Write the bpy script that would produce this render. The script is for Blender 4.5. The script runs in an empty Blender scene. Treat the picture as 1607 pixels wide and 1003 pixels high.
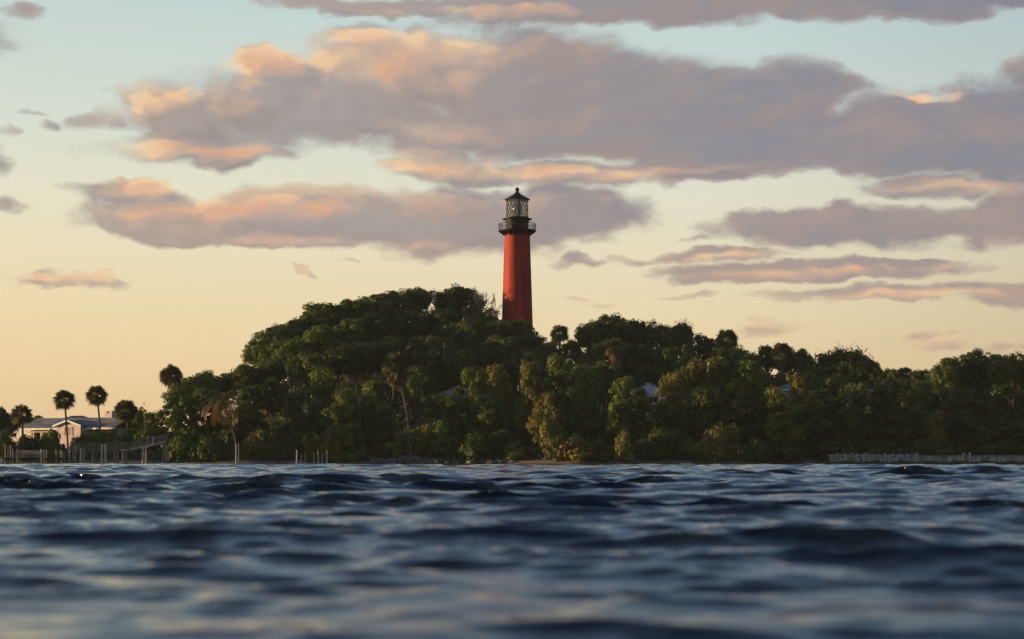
import bpy, bmesh, math, random
import numpy as np
from mathutils import Vector, Matrix

# ------------------------------------------------------------------ camera, world, sun, exposure
scene = bpy.context.scene
COL = scene.collection
PW, PH, F, CX, HY, HC = 1607.0, 1003.0, 3222.0, 803.5, 719.0, 0.75   # photo size, focal length in its pixels, horizon row, eye height
R = math.radians

def lin(r, g, b):
    def c(v):
        v /= 255.0
        return v / 12.92 if v <= 0.04045 else ((v + 0.055) / 1.055) ** 2.4
    return (c(r), c(g), c(b), 1.0)

cam = bpy.data.cameras.new('camera')
cam.sensor_width = 36.0
cam.lens = 36.0 * F / PW
cam.shift_y = (HY - PH / 2) / PW
cam.clip_start = 0.1
cam.clip_end = 20000.0
cam.dof.use_dof = True
cam.dof.focus_distance = 300.0
cam.dof.aperture_fstop = 1.3
camo = bpy.data.objects.new('camera', cam)
COL.objects.link(camo)
camo.location = (0, 0, HC)
camo.rotation_euler = (R(90), 0, 0)
scene.camera = camo

SUN_EL, SUN_BEYOND = R(6.5), R(7.0)          # low sun at the left, a little beyond the scene
sun_dir = Vector((-math.cos(SUN_BEYOND) * math.cos(SUN_EL), math.sin(SUN_BEYOND) * math.cos(SUN_EL), math.sin(SUN_EL)))
sl = bpy.data.lights.new('sun', 'SUN')
sl.energy = 5.0
sl.angle = R(0.6)
sl.color = (1.0, 0.66, 0.33)
so = bpy.data.objects.new('sun', sl)
COL.objects.link(so)
so.rotation_euler = sun_dir.to_track_quat('Z', 'Y').to_euler()
so.location = (-200, 200, 100)

scene.view_settings.view_transform = 'Standard'
scene.view_settings.look = 'None'
EXPO = 0.55                                   # exposed a little bright, as the photograph is
scene.view_settings.exposure = EXPO
scene.view_settings.gamma = 1.0
scene.view_settings.use_curve_mapping = False

class NT:
    """small helper to write node trees"""
    def __init__(self, tree):
        self.t = tree
    def n(self, typ, **kw):
        nd = self.t.nodes.new(typ)
        for k, v in kw.items():
            setattr(nd, k, v)
        return nd
    def put(self, sock, v):
        if isinstance(v, bpy.types.NodeSocket):
            self.t.links.new(v, sock)
        else:
            sock.default_value = v
    def m(self, op, a, b=0.0, c=0.0, clamp=False):
        nd = self.n('ShaderNodeMath', operation=op, use_clamp=clamp)
        self.put(nd.inputs[0], a); self.put(nd.inputs[1], b); self.put(nd.inputs[2], c)
        return nd.outputs[0]
    def v(self, op, a, b=(0, 0, 0), c=(0, 0, 0)):
        nd = self.n('ShaderNodeVectorMath', operation=op)
        self.put(nd.inputs[0], a); self.put(nd.inputs[1], b)
        if op == 'MULTIPLY_ADD':
            self.put(nd.inputs[2], c)
        return nd.outputs['Value'] if op in ('DOT_PRODUCT', 'LENGTH') else nd.outputs[0]
    def mix(self, f, a, b, blend='MIX'):
        nd = self.n('ShaderNodeMix', data_type='RGBA', blend_type=blend)
        self.put(nd.inputs[0], f); self.put(nd.inputs[6], a); self.put(nd.inputs[7], b)
        return nd.outputs[2]
    def step(self, x, lo, hi, to0=0.0, to1=1.0):
        nd = self.n('ShaderNodeMapRange', interpolation_type='SMOOTHSTEP')
        self.put(nd.inputs[0], x)
        nd.inputs[1].default_value = lo; nd.inputs[2].default_value = hi
        nd.inputs[3].default_value = to0; nd.inputs[4].default_value = to1
        return nd.outputs[0]
    def noise(self, vec, scale, detail=4.0, rough=0.55, color=False, lac=2.0):
        nd = self.n('ShaderNodeTexNoise')
        self.put(nd.inputs['Vector'], vec)
        nd.inputs['Scale'].default_value = scale
        nd.inputs['Detail'].default_value = detail
        nd.inputs['Roughness'].default_value = rough
        nd.inputs['Lacunarity'].default_value = lac
        return nd.outputs['Color' if color else 'Fac']
    def ramp(self, f, stops, interp='LINEAR'):
        nd = self.n('ShaderNodeValToRGB')
        self.put(nd.inputs[0], f)
        cr = nd.color_ramp
        cr.interpolation = interp
        while len(cr.elements) < len(stops):
            cr.elements.new(0.5)
        for e, (p, c) in zip(cr.elements, stops):
            e.position = p; e.color = c
        return nd.outputs[0]
    def comb(self, x, y, z=0.0):
        nd = self.n('ShaderNodeCombineXYZ')
        self.put(nd.inputs[0], x); self.put(nd.inputs[1], y); self.put(nd.inputs[2], z)
        return nd.outputs[0]

# --- the sky: Nishita sky graded over elevation, with a bank of evening clouds given by bearing and elevation
K = 1000.0                                    # sky coordinates in milliradians
def azel(px, py):
    x, z = (px - CX) / F, (HY - py) / F
    return math.atan(x) * K, math.atan(z / math.hypot(1, x)) * K

# clouds: centre and half sizes as they stand in the evening sky, weight
CLOUDS = [
 (285,185,105,46,1),(320,236,150,24,.9),(425,108,66,28,1),(480,165,230,62,1),(640,105,150,62,1),(790,121,182,67,1.1),
 (950,154,205,63,1.1),(1120,162,188,56,1.1),(1240,145,95,52,1),(860,208,320,42,1.05),(1150,222,290,44,1.05),
 (1420,215,230,56,1.1),(1580,215,170,78,1.1),(1560,160,90,26,.8),(1500,250,250,30,1),(700,268,100,27,.9),(880,274,200,20,.9),(1080,262,160,18,.8),
 (300,345,175,36,1),(215,305,80,17,.9),(500,340,200,38,1),(700,350,240,46,1.1),(910,335,110,44,1),(760,378,220,15,.75),(420,375,200,18,.9),
 (1380,355,230,30,1),(1240,352,120,20,.9),(1560,352,140,32,1),(1320,336,50,20,.9),(1510,292,150,17,.8),(1590,290,80,16,.8),
 (1280,425,240,16,.95),(1130,400,100,13,.8),(1400,414,110,10,.7),(1070,460,85,8,.15),(1425,461,200,14,.85),(1600,463,120,21,.85),
 (1460,535,130,17,.12),(1230,515,120,17,.05),(920,472,75,11,.0),(1590,545,70,15,.1),
 (110,440,115,15,.45),(480,428,18,6,.0),(550,414,28,5,-.08),(150,188,50,24,.35),(85,202,32,14,.2),(8,212,40,11,.15),(45,182,34,8,.0),(190,178,36,11,.05),
 (10,322,44,17,.5),(28,12,56,20,.55),(590,6,180,16,.8),(790,14,110,27,.9),(1080,8,320,28,1.1),(1400,2,230,26,1),(1590,0,80,12,.8),
 (905,410,55,9,.25),(1000,408,65,10,.25),(1090,371,22,9,.1),(1310,105,28,24,.1),
 (1700,330,160,40,1),(1750,120,150,50,1),(-120,250,110,40,1),(-160,60,160,40,1),
]
# where the low sun reaches the clouds
LIT = [(640,85,135,52,1),(430,100,80,30,1),(255,155,45,22,.8),(300,242,150,22,.85),(690,265,110,28,.95),(880,272,210,14,.8),(1080,264,150,10,.5),
       (300,340,150,34,.75),(330,338,60,22,.6),(470,330,130,28,.6),(240,298,60,22,.7),(420,384,200,12,.8),(660,392,160,9,.6),(700,215,130,22,.45),
       (1450,152,60,9,.9),(1510,292,150,16,.7),(1290,430,240,16,.5),(1430,462,200,16,.55),(110,440,115,15,.45),(800,22,140,14,.6),
       (1400,24,70,10,.6),(1460,540,120,14,.5),(1230,515,110,14,.4),(920,470,60,8,.5),(1080,460,70,8,.4),(1130,400,90,10,.4)]

world = bpy.data.worlds.new('World')
scene.world = world
world.use_nodes = True
wt = world.node_tree
wt.nodes.clear()
W = NT(wt)

def blob_chain(T, P, blobs, kmax):
    cur = None
    for (px, py, rx, ry, w) in blobs:
        a, e = azel(px, py)
        sx, sy = F / (rx * 1.06 * K), F / (ry * 1.06 * K)
        q = T.v('MULTIPLY_ADD', P, (sx, sy, 0), (-a * sx, -e * sy, 0))
        d = T.m('SUBTRACT', w, T.v('DOT_PRODUCT', q, q))
        cur = d if cur is None else T.m('SMOOTH_MAX', cur, d, kmax)
    return cur

def cloud_group():
    g = bpy.data.node_groups.new('cloud_density', 'ShaderNodeTree')
    g.interface.new_socket('P', in_out='INPUT', socket_type='NodeSocketVector')
    g.interface.new_socket('D', in_out='OUTPUT', socket_type='NodeSocketFloat')
    T = NT(g)
    gi = T.n('NodeGroupInput'); go = T.n('NodeGroupOutput')
    P = gi.outputs[0]
    wq = T.v('MULTIPLY', P, (0.030, 0.052, 0))
    w = T.noise(wq, 1.0, 4.0, 0.55, color=True)
    P2 = T.v('MULTIPLY_ADD', T.v('SUBTRACT', w, (.5, .5, .5)), (46.0, 20.0, 0), P)
    b = blob_chain(T, P2, CLOUDS, 0.35)
    b = T.m('MAXIMUM', b, -2.0)
    fq = T.v('MULTIPLY', P2, (0.030, 0.055, 0))
    f = T.noise(fq, 1.0, 6.0, 0.58)
    vo = T.n('ShaderNodeTexVoronoi', feature='SMOOTH_F1')
    T.put(vo.inputs['Vector'], T.v('MULTIPLY', P2, (0.055, 0.085, 0))); vo.inputs['Scale'].default_value = 1.0; vo.inputs['Smoothness'].default_value = .6
    vo.inputs['Detail'].default_value = 0.0
    f2 = T.noise(T.v('MULTIPLY', P, (0.012, 0.03, 0)), 1.0, 2.0, 0.5)
    # loose cloud added overhead, out of view, to darken the water
    e = T.n('ShaderNodeSeparateXYZ'); T.put(e.inputs[0], P)
    up = T.step(e.outputs[1], 240, 340)
    nu = T.noise(T.v('MULTIPLY', P, (0.0045, 0.010, 0)), 1.0, 5.0, 0.55)
    hi = T.m('SUBTRACT', T.m('MULTIPLY', nu, 5.0), 2.95)
    b = T.m('MAXIMUM', b, T.m('ADD', T.m('MULTIPLY', up, T.m('ADD', hi, 2.0)), -2.0))
    d = T.m('ADD', b, T.m('MULTIPLY', T.m('SUBTRACT', f, 0.5), 1.5))
    d = T.m('ADD', d, T.m('MULTIPLY', T.m('SUBTRACT', f2, 0.5), 0.8))
    d = T.m('ADD', d, T.m('MULTIPLY', T.m('SUBTRACT', 0.42, vo.outputs['Distance']), 0.52))
    T.put(go.inputs[0], d)
    return g

CG = cloud_group()
tc = W.n('ShaderNodeTexCoord')
sep = W.n('ShaderNodeSeparateXYZ'); W.put(sep.inputs[0], W.v('NORMALIZE', tc.outputs['Generated']))
AZ = W.m('MULTIPLY', W.m('ARCTAN2', sep.outputs[0], sep.outputs[1]), K)
EL = W.m('MULTIPLY', W.m('ARCSINE', sep.outputs[2]), K)
P = W.comb(AZ, EL)
def dens(vec):
    gn = W.n('ShaderNodeGroup'); gn.node_tree = CG
    W.put(gn.inputs[0], vec)
    return gn.outputs[0]
D0 = dens(P)
D1 = dens(W.v('ADD', P, (-9.0, 5.5, 0)))
STR = 0.1 * 2 ** EXPO                         # sky colours below are given as they look at this exposure
sky = W.n('ShaderNodeTexSky')
sky.sky_type = 'NISHITA'
sky.sun_disc = False
sky.sun_elevation = SUN_EL
sky.sun_rotation = math.atan2(sun_dir.x, sun_dir.y)
sky.air_density = 1.0; sky.dust_density = 1.5; sky.ozone_density = 1.5
def s10(c):
    return (c[0] / STR, c[1] / STR, c[2] / STR, 1.0)
def up10(r, g, b):
    return s10(lin(r, g, b))
E01 = W.m('DIVIDE', EL, 1571.0)
def pe(py):
    return math.atan((HY - py) / F) / 1.571
grad = W.ramp(E01, [(0.0, lin(225,190,146)), (pe(640), lin(229,199,152)), (pe(520), lin(232,211,169)), (pe(420), lin(230,217,184)),
                    (pe(310), lin(224,222,199)), (pe(200), lin(209,219,209)), (pe(60), lin(196,212,209)), (pe(-80), lin(181,203,208)),
                    (.16, lin(153,185,207)), (.28, lin(133,164,197)), (.5, lin(92,122,168)), (1.0, lin(36,56,96))])
grad10 = W.v('SCALE', grad); grad10.node.inputs[3].default_value = 1.07 / STR
base = W.mix(0.92, sky.outputs[0], grad10)
# dimmer away from the sun: to the right and behind
dsun = W.v('DOT_PRODUCT', W.v('NORMALIZE', tc.outputs['Generated']), tuple(sun_dir))
dim = W.ramp(W.m('MULTIPLY_ADD', dsun, 0.5, 0.5), [(0.0, (.46,.46,.50,1)), (.30, (.58,.58,.62,1)), (.43, (.80,.81,.84,1)), (.52, (1,1,1,1)), (1.0, (1.15,1.05,.9,1))])
back = W.step(sep.outputs[1], -0.5, 0.7, 0.90, 1.0)
base = W.mix(1.0, base, dim, 'MULTIPLY')
base = W.mix(1.0, base, W.comb(back, back, back), 'MULTIPLY')
# cloud colour
greyn = W.noise(W.v('MULTIPLY', P, (0.014, 0.040, 0)), 1.0, 4.0, 0.55)
grey = W.ramp(W.step(AZ, -260, 260), [(0, lin(164,158,156)), (.3, lin(164,156,154)), (.55, lin(148,144,148)), (1.0, lin(131,134,146))])
grey = W.mix(W.m('MULTIPLY', W.step(greyn, .38, .66), .6), grey, lin(167,148,140))
warm = W.step( blob_chain(W, W.v('MULTIPLY_ADD', W.v('SUBTRACT', W.noise(W.v('MULTIPLY', P, (.03, .06, 0)), 1.0, 3.0, .5, color=True), (.5,.5,.5)), (56, 22, 0), P), LIT, 0.5), -0.35, 0.85)
relief = W.m('SUBTRACT', D0, D1)
rim = W.step(relief, 0.1, 0.9)
lit = W.m('ADD', W.m('MULTIPLY', warm, W.m('MULTIPLY_ADD', relief, 0.70, 0.42)), W.m('MULTIPLY', rim, W.m('MULTIPLY', W.step(AZ, -230, 180, 0.65, 0.08), W.m('MULTIPLY', W.step(AZ, -206, -180, 0.05, 1.0), W.step(EL, 203, 218, 1.0, 0.12)))), clamp=True)
peach = W.mix(W.step(D0, 0.2, 1.2), lin(241,204,164), lin(219,170,141))
ccol = W.mix(lit, grey, peach)
shade = W.m('MULTIPLY', W.m('SUBTRACT', 0.05, relief), 0.50, clamp=True)
ccol = W.mix(shade, ccol, W.mix(W.step(AZ, -120, 120), lin(126,116,120), lin(162,140,136)))
ccol = W.mix(W.step(EL, 25, 135, 0.55, 0.0), ccol, lin(222,182,146))          # thin warm air low down
ccol = W.mix(W.step(EL, 235, 420), ccol, lin(104,118,146))                     # the added overhead cloud is grey blue
c10 = W.v('SCALE', ccol); c10.node.inputs[3].default_value = 1 / STR
c10 = W.mix(1.0, c10, W.comb(back, back, back), 'MULTIPLY')
alpha = W.step(D0, -0.52, 0.48)
alpha = W.m('MULTIPLY', alpha, 0.97)
final = W.mix(alpha, base, c10)
bg = W.n('ShaderNodeBackground')
W.put(bg.inputs[0], final)
bg.inputs[1].default_value = 0.1
wo = W.n('ShaderNodeOutputWorld')
wt.links.new(bg.outputs[0], wo.inputs[0])
world.cycles.sampling_method = 'MANUAL'
world.cycles.sample_map_resolution = 512

# ------------------------------------------------------------------ helpers
def at(px, py, Y):
    """world point that stands at photo pixel (px, py) when it is Y metres away"""
    return Vector(((px - CX) / F * Y, Y, HC + (HY - py) / F * Y))
def px_x(px, Y):
    return (px - CX) / F * Y
def px_z(py, Y):
    return HC + (HY - py) / F * Y

def tag(o, label=None, cat=None, group=None, kind=None):
    if label: o['label'] = label
    if cat: o['category'] = cat
    if group: o['group'] = group
    if kind: o['kind'] = kind
    return o

def mesh_np(name, verts, faces, smooth=False):
    """verts (n,3); faces list or (m,k) array"""
    me = bpy.data.meshes.new(name)
    verts = np.asarray(verts, dtype=np.float32)
    if isinstance(faces, np.ndarray):
        m, k = faces.shape
        me.vertices.add(len(verts)); me.vertices.foreach_set('co', verts.ravel())
        me.loops.add(m * k); me.loops.foreach_set('vertex_index', faces.astype(np.int32).ravel())
        me.polygons.add(m)
        me.polygons.foreach_set('loop_start', np.arange(0, m * k, k, dtype=np.int32))
        me.polygons.foreach_set('loop_total', np.full(m, k, dtype=np.int32))
        me.update(calc_edges=True); me.validate()
    else:
        me.from_pydata([tuple(v) for v in verts], [], faces)
        me.update()
    if smooth:
        me.polygons.foreach_set('use_smooth', np.ones(len(me.polygons), dtype=bool))
    return me

def obj(name, me, mat=None, parent=None, loc=None):
    o = bpy.data.objects.new(name, me)
    COL.objects.link(o)
    if mat is not None and not me.materials:
        me.materials.append(mat)
    if parent is not None: o.parent = parent
    if loc is not None: o.location = loc
    return o

def thing(name, loc, label, cat, group=None, rz=0.0):
    o = bpy.data.objects.new(name, None)
    o.empty_display_size = 0.5
    COL.objects.link(o)
    o.location = loc
    o.rotation_euler = (0, 0, rz)
    return tag(o, label, cat, group)

class MB:
    """collects plain shapes into one mesh"""
    def __init__(self):
        self.v = []; self.f = []
    def add(self, vs, fs):
        b = len(self.v)
        self.v += [tuple(p) for p in vs]
        self.f += [tuple(i + b for i in f) for f in fs]
    def box(self, c, s, rz=0.0, tilt=0.0):
        cx, cy, cz = c; hx, hy, hz = s[0] / 2, s[1] / 2, s[2] / 2
        M = Matrix.Rotation(rz, 3, 'Z') @ Matrix.Rotation(tilt, 3, 'Y')
        vs = [M @ Vector((x, y, z)) + Vector(c) for z in (-hz, hz) for (x, y) in ((-hx, -hy), (hx, -hy), (hx, hy), (-hx, hy))]
        self.add(vs, [(3, 2, 1, 0), (4, 5, 6, 7), (0, 1, 5, 4), (1, 2, 6, 5), (2, 3, 7, 6), (3, 0, 4, 7)])
    def tube(self, pts, rad, n=8, cap=True):
        pts = [Vector(p) for p in pts]
        if not hasattr(rad, '__len__'): rad = [rad] * len(pts)
        vs, fs = [], []
        for i, p in enumerate(pts):
            d = (pts[min(i + 1, len(pts) - 1)] - pts[max(i - 1, 0)]).normalized()
            a = d.orthogonal().normalized() if abs(d.z) < .95 else (Vector((1, 0, 0)) - d * d.x).normalized()
            b = d.cross(a)
            for k in range(n):
                t = 2 * math.pi * k / n
                vs.append(p + (a * math.cos(t) + b * math.sin(t)) * rad[i])
        for i in range(len(pts) - 1):
            for k in range(n):
                fs.append((i * n + k, i * n + (k + 1) % n, (i + 1) * n + (k + 1) % n, (i + 1) * n + k))
        if cap:
            fs.append(tuple(range(n - 1, -1, -1))); fs.append(tuple((len(pts) - 1) * n + k for k in range(n)))
        self.add(vs, fs)
    def lathe(self, prof, n=48, c=(0, 0, 0)):
        vs, fs = [], []
        for (r, z) in prof:
            for k in range(n):
                t = 2 * math.pi * k / n
                vs.append((c[0] + r * math.cos(t), c[1] + r * math.sin(t), c[2] + z))
        for i in range(len(prof) - 1):
            for k in range(n):
                fs.append((i * n + k, i * n + (k + 1) % n, (i + 1) * n + (k + 1) % n, (i + 1) * n + k))
        fs.append(tuple(range(n - 1, -1, -1))); fs.append(tuple((len(prof) - 1) * n + k for k in range(n)))
        self.add(vs, fs)
    def quad(self, a, b, c, d):
        self.add([a, b, c, d], [(0, 1, 2, 3)])
    def build(self, name, mat, parent=None, smooth=False, bevel=0.0):
        me = bpy.data.meshes.new(name)
        me.from_pydata(self.v, [], self.f); me.update()
        if smooth:
            bm = bmesh.new(); bm.from_mesh(me)
            for f in bm.faces: f.smooth = True
            for e in bm.edges:
                if len(e.link_faces) == 2 and e.calc_face_angle(0) > R(35): e.smooth = False
            bm.to_mesh(me); bm.free()
        if bevel:
            bm = bmesh.new(); bm.from_mesh(me)
            bmesh.ops.bevel(bm, geom=bm.edges[:], offset=bevel, segments=1, affect='EDGES', clamp_overlap=True)
            bm.to_mesh(me); bm.free()
        return obj(name, me, mat, parent)

MATS = {}
def mat(name, col, rough=0.7, var=0.15, scale=1.5, spec=0.3, bump=0.0, stretch=(1, 1, 1), metal=0.0, stain=None):
    """painted / weathered surface: base colour broken up by noise"""
    if name in MATS: return MATS[name]
    m = bpy.data.materials.new(name); m.use_nodes = True
    t = m.node_tree; N = NT(t)
    p = t.nodes['Principled BSDF']
    tcn = N.n('ShaderNodeTexCoord')
    q = N.v('MULTIPLY', tcn.outputs['Object'], stretch)
    n1 = N.noise(q, scale, 5.0, 0.6)
    c = col if len(col) == 4 else (*col, 1)
    dark = tuple(x * (1 - 2.2 * var) for x in c[:3]) + (1,)
    lite = tuple(min(1, x * (1 + 1.2 * var)) for x in c[:3]) + (1,)
    cc = N.mix(N.step(n1, .3, .7), dark, lite)
    if stain:
        n2 = N.noise(q, scale * .35, 4.0, 0.6)
        cc = N.mix(N.step(n2, .52, .72, 0, .7), cc, (*stain, 1))
    N.put(p.inputs['Base Color'], cc)
    p.inputs['Roughness'].default_value = rough
    p.inputs['Specular IOR Level'].default_value = spec
    p.inputs['Metallic'].default_value = metal
    if bump:
        b = N.n('ShaderNodeBump'); b.inputs['Strength'].default_value = .6; b.inputs['Distance'].default_value = bump
        N.put(b.inputs['Height'], n1)
        N.put(p.inputs['Normal'], b.outputs[0])
    MATS[name] = m
    return m

# ------------------------------------------------------------------ terrain
def sstep(x, a, b):
    t = np.clip((x - a) / (b - a), 0, 1)
    return t * t * (3 - 2 * t)
_sh_px = np.array([-700, 0, 110, 230, 330, 450, 560, 700, 800, 880, 960, 1120, 1220, 1300, 1450, 1607, 2300], float)
_sh_y = np.array([292, 290, 289, 286, 283, 284, 285, 283, 279, 273, 271, 272, 276, 279, 280, 280, 284], float)
_sh_x = (_sh_px - CX) / F * 280.0
def shore(x):
    return np.interp(x, _sh_x, _sh_y)
def gauss(x, y, cx, cy, rx, ry):
    return np.exp(-(((x - cx) / rx) ** 2 + ((y - cy) / ry) ** 2))
def ground_z(x, y):
    x = np.asarray(x, float); y = np.asarray(y, float)
    d = y - shore(x) + 1.2 * np.sin(x * .31) + .7 * np.sin(x * .83 + 1)
    z = np.where(d < 0, np.maximum(d * .12, -3.0), 0.75 * sstep(d, 0, 5) + .7 * sstep(d, 5, 25))
    land = sstep(d, 4, 26)
    hill = 16.0 * gauss(x, y, -11, 354, 30, 27) + 4.5 * gauss(x, y, -34, 338, 17, 22) + 9.0 * gauss(x, y, 34, 350, 32, 30) + 6.0 * gauss(x, y, 72, 345, 40, 32)
    flat = 16.4 * gauss(x, y, 0.9, 352, 11, 9) - 0 * x
    hill = np.maximum(hill, flat)
    left = 1.0 * sstep(-x, 50, 62) * sstep(d, 8, 18)
    bumps = .35 * np.sin(x * .21 + y * .13) + .25 * np.sin(x * .37 - y * .29)
    return z + land * (hill + left + .5 * bumps)
def gz(x, y):
    return float(ground_z(x, y))

xs = np.unique(np.concatenate([np.linspace(-3500, -160, 40), np.arange(-160, 160.1, 1.6), np.linspace(160, 3500, 40)]))
ys = np.unique(np.concatenate([np.linspace(150, 262, 8), np.arange(262, 400, 1.4), np.linspace(400, 4500, 40)]))
gx, gy = np.meshgrid(xs, ys)
gzv = ground_z(gx, gy)
nr, nc = gx.shape
idx = np.arange(nr * nc).reshape(nr, nc)
gf = np.stack([idx[:-1, :-1], idx[:-1, 1:], idx[1:, 1:], idx[1:, :-1]], -1).reshape(-1, 4)
gm = mesh_np('ground', np.stack([gx, gy, gzv], -1).reshape(-1, 3), gf, True)
m = bpy.data.materials.new('ground'); m.use_nodes = True
N = NT(m.node_tree); p = m.node_tree.nodes['Principled BSDF']
geo = N.n('ShaderNodeNewGeometry'); sp = N.n('ShaderNodeSeparateXYZ'); N.put(sp.inputs[0], geo.outputs['Position'])
nn = N.noise(geo.outputs['Position'], .45, 6, .6); n3 = N.noise(geo.outputs['Position'], .06, 3, .5)
soil = N.mix(N.step(nn, .35, .65), (.018, .022, .009, 1), (.045, .040, .020, 1))
sand = N.mix(N.step(nn, .3, .7), (.11, .08, .05, 1), (.27, .19, .11, 1))
h = N.m('ADD', sp.outputs[2], N.m('MULTIPLY_ADD', nn, .6, -.3))
cc = N.mix(N.step(h, .22, .60), sand, soil)
cc = N.mix(N.step(h, .02, .3, .55, 0), cc, (.03, .035, .02, 1))
N.put(p.inputs['Base Color'], cc); p.inputs['Roughness'].default_value = .9
obj('ground', gm, m)['kind'] = 'structure'

# ------------------------------------------------------------------ water: wind chop over one sheet, finest near the camera
rng = np.random.default_rng(7)
ang = np.radians(np.concatenate([np.linspace(-85, -34, 18), np.linspace(-32, -19, 60), np.linspace(-18.8, 18.8, 860), np.linspace(19, 32, 60), np.linspace(34, 85, 18)]))
rr = [1.6]
while rr[-1] < 330: rr.append(rr[-1] * 1.0042)
rr = np.array(rr)
A, D = np.meshgrid(ang, rr)
wx, wy = D * np.tan(np.clip(A, -1.5, 1.5)) * 1.0, D.copy()
far = np.abs(A) > np.radians(33)
wx = np.where(far, D * np.sin(A) / np.cos(np.radians(33)) * 1.0, wx); wy = np.where(far, D * np.cos(A) / np.cos(np.radians(33)), wy)
X0, Y0 = wx.copy(), wy.copy()
Z = np.zeros_like(wx); DX = np.zeros_like(wx); DY = np.zeros_like(wx)
spacing = D * .0042
NW = 130
lam = np.exp(rng.uniform(np.log(.28), np.log(4.8), NW))
wind = np.radians(rng.normal(-98, 19, NW))            # crests run mostly across the view, coming towards the camera
for i in range(NW):
    k = 2 * np.pi / lam[i]
    a = .0046 * lam[i] ** .74 * rng.uniform(.5, 1.4)
    if lam[i] > 3: a *= .75
    dx, dy = np.cos(wind[i]), np.sin(wind[i])
    ph = k * (X0 * dx + Y0 * dy) + rng.uniform(0, 6.283)
    lod = np.clip((lam[i] / spacing - 1.6) / 1.6, 0, 1)
    s, c = np.sin(ph), np.cos(ph)
    Z += a * lod * c
    DX -= 1.2 * a * lod * dx * s
    DY -= 1.2 * a * lod * dy * s
gust = (1 + .45 * np.sin(X0 * .11 + 1.3 * np.sin(Y0 * .07)) * np.sin(Y0 * .09 + .5)) * (1 + .35 * np.sin(X0 * .16 + .8) * np.sin(Y0 * .42 + .25 * X0 + 1.0))
near = np.clip((D - 1.5) / 3.0, .25, 1)
shore_calm = np.clip((shore(X0) + 10 - Y0) / 90, .16, 1)
amp = gust * near * shore_calm * (.66 + 1.0 * sstep(Y0, 12, 38))
WV = np.stack([X0 + DX * amp, Y0 + DY * amp, Z * amp], -1).reshape(-1, 3)
nr, nc = A.shape
idx = np.arange(nr * nc).reshape(nr, nc)
wf = np.stack([idx[:-1, :-1], idx[:-1, 1:], idx[1:, 1:], idx[1:, :-1]], -1).reshape(-1, 4)
# the sheet goes on beside and behind, flat
b0 = len(WV)
ring = np.array([[-3500, -900, -.25], [3500, -900, -.25], [3500, 400, -.25], [-3500, 400, -.25]])
WV = np.concatenate([WV, ring]); wf = np.concatenate([wf, [[b0, b0 + 1, b0 + 2, b0 + 3]]])
wm = mesh_np('water', WV, wf, True)
m = bpy.data.materials.new('water'); m.use_nodes = True
N = NT(m.node_tree); p = m.node_tree.nodes['Principled BSDF']
geo = N.n('ShaderNodeNewGeometry')
p.inputs['Base Color'].default_value = (.009, .017, .026, 1)
p.inputs['Roughness'].default_value = .05
p.inputs['IOR'].default_value = 1.333
q = N.v('MULTIPLY', geo.outputs['Position'], (1.0, 1.5, 0))
n1 = N.noise(q, 2.2, 5, .62); n2 = N.noise(q, .55, 3, .5)
bp = N.n('ShaderNodeBump'); bp.inputs['Strength'].default_value = 1.0; bp.inputs['Distance'].default_value = .028
N.put(bp.inputs['Height'], N.m('MULTIPLY_ADD', n2, 1.2, n1))
N.put(p.inputs['Normal'], bp.outputs[0])
obj('water', wm, m)['kind'] = 'structure'

# ------------------------------------------------------------------ lighthouse
LY = 350.0
LX = px_x(811.7, LY)
def lz(py): return px_z(py, LY)
BASE = gz(LX, LY) - .3
lh = thing('lighthouse', (LX, LY, BASE), 'tall red tapering lighthouse with black lantern room on top of the wooded hill', 'lighthouse')
def rel(py): return lz(py) - BASE
M_red = mat('red_tower_paint', (.34, .029, .015), .75, .20, 1.1, .3, stretch=(1, 1, .10), stain=(.23, .022, .018))
M_blk = mat('black_iron_paint', (.009, .008, .008), .6, .2, 2.0, .2)
M_glass = bpy.data.materials.new('lantern_glass'); M_glass.use_nodes = True
_t = M_glass.node_tree; _N = NT(_t); _t.nodes.remove(_t.nodes['Principled BSDF'])
_tr = _N.n('ShaderNodeBsdfTransparent'); _tr.inputs[0].default_value = (.66, .70, .66, 1)
_gl = _N.n('ShaderNodeBsdfGlossy'); _gl.inputs['Roughness'].default_value = .12
_mx = _N.n('ShaderNodeMixShader'); _mx.inputs[0].default_value = .16
_t.links.new(_tr.outputs[0], _mx.inputs[1]); _t.links.new(_gl.outputs[0], _mx.inputs[2])
_t.links.new(_mx.outputs[0], _t.nodes['Material Output'].inputs[0])
M_lens = mat('fresnel_glass', (.10, .12, .10), .12, .3, 6.0, .8, stretch=(.3, .3, 3))

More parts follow.
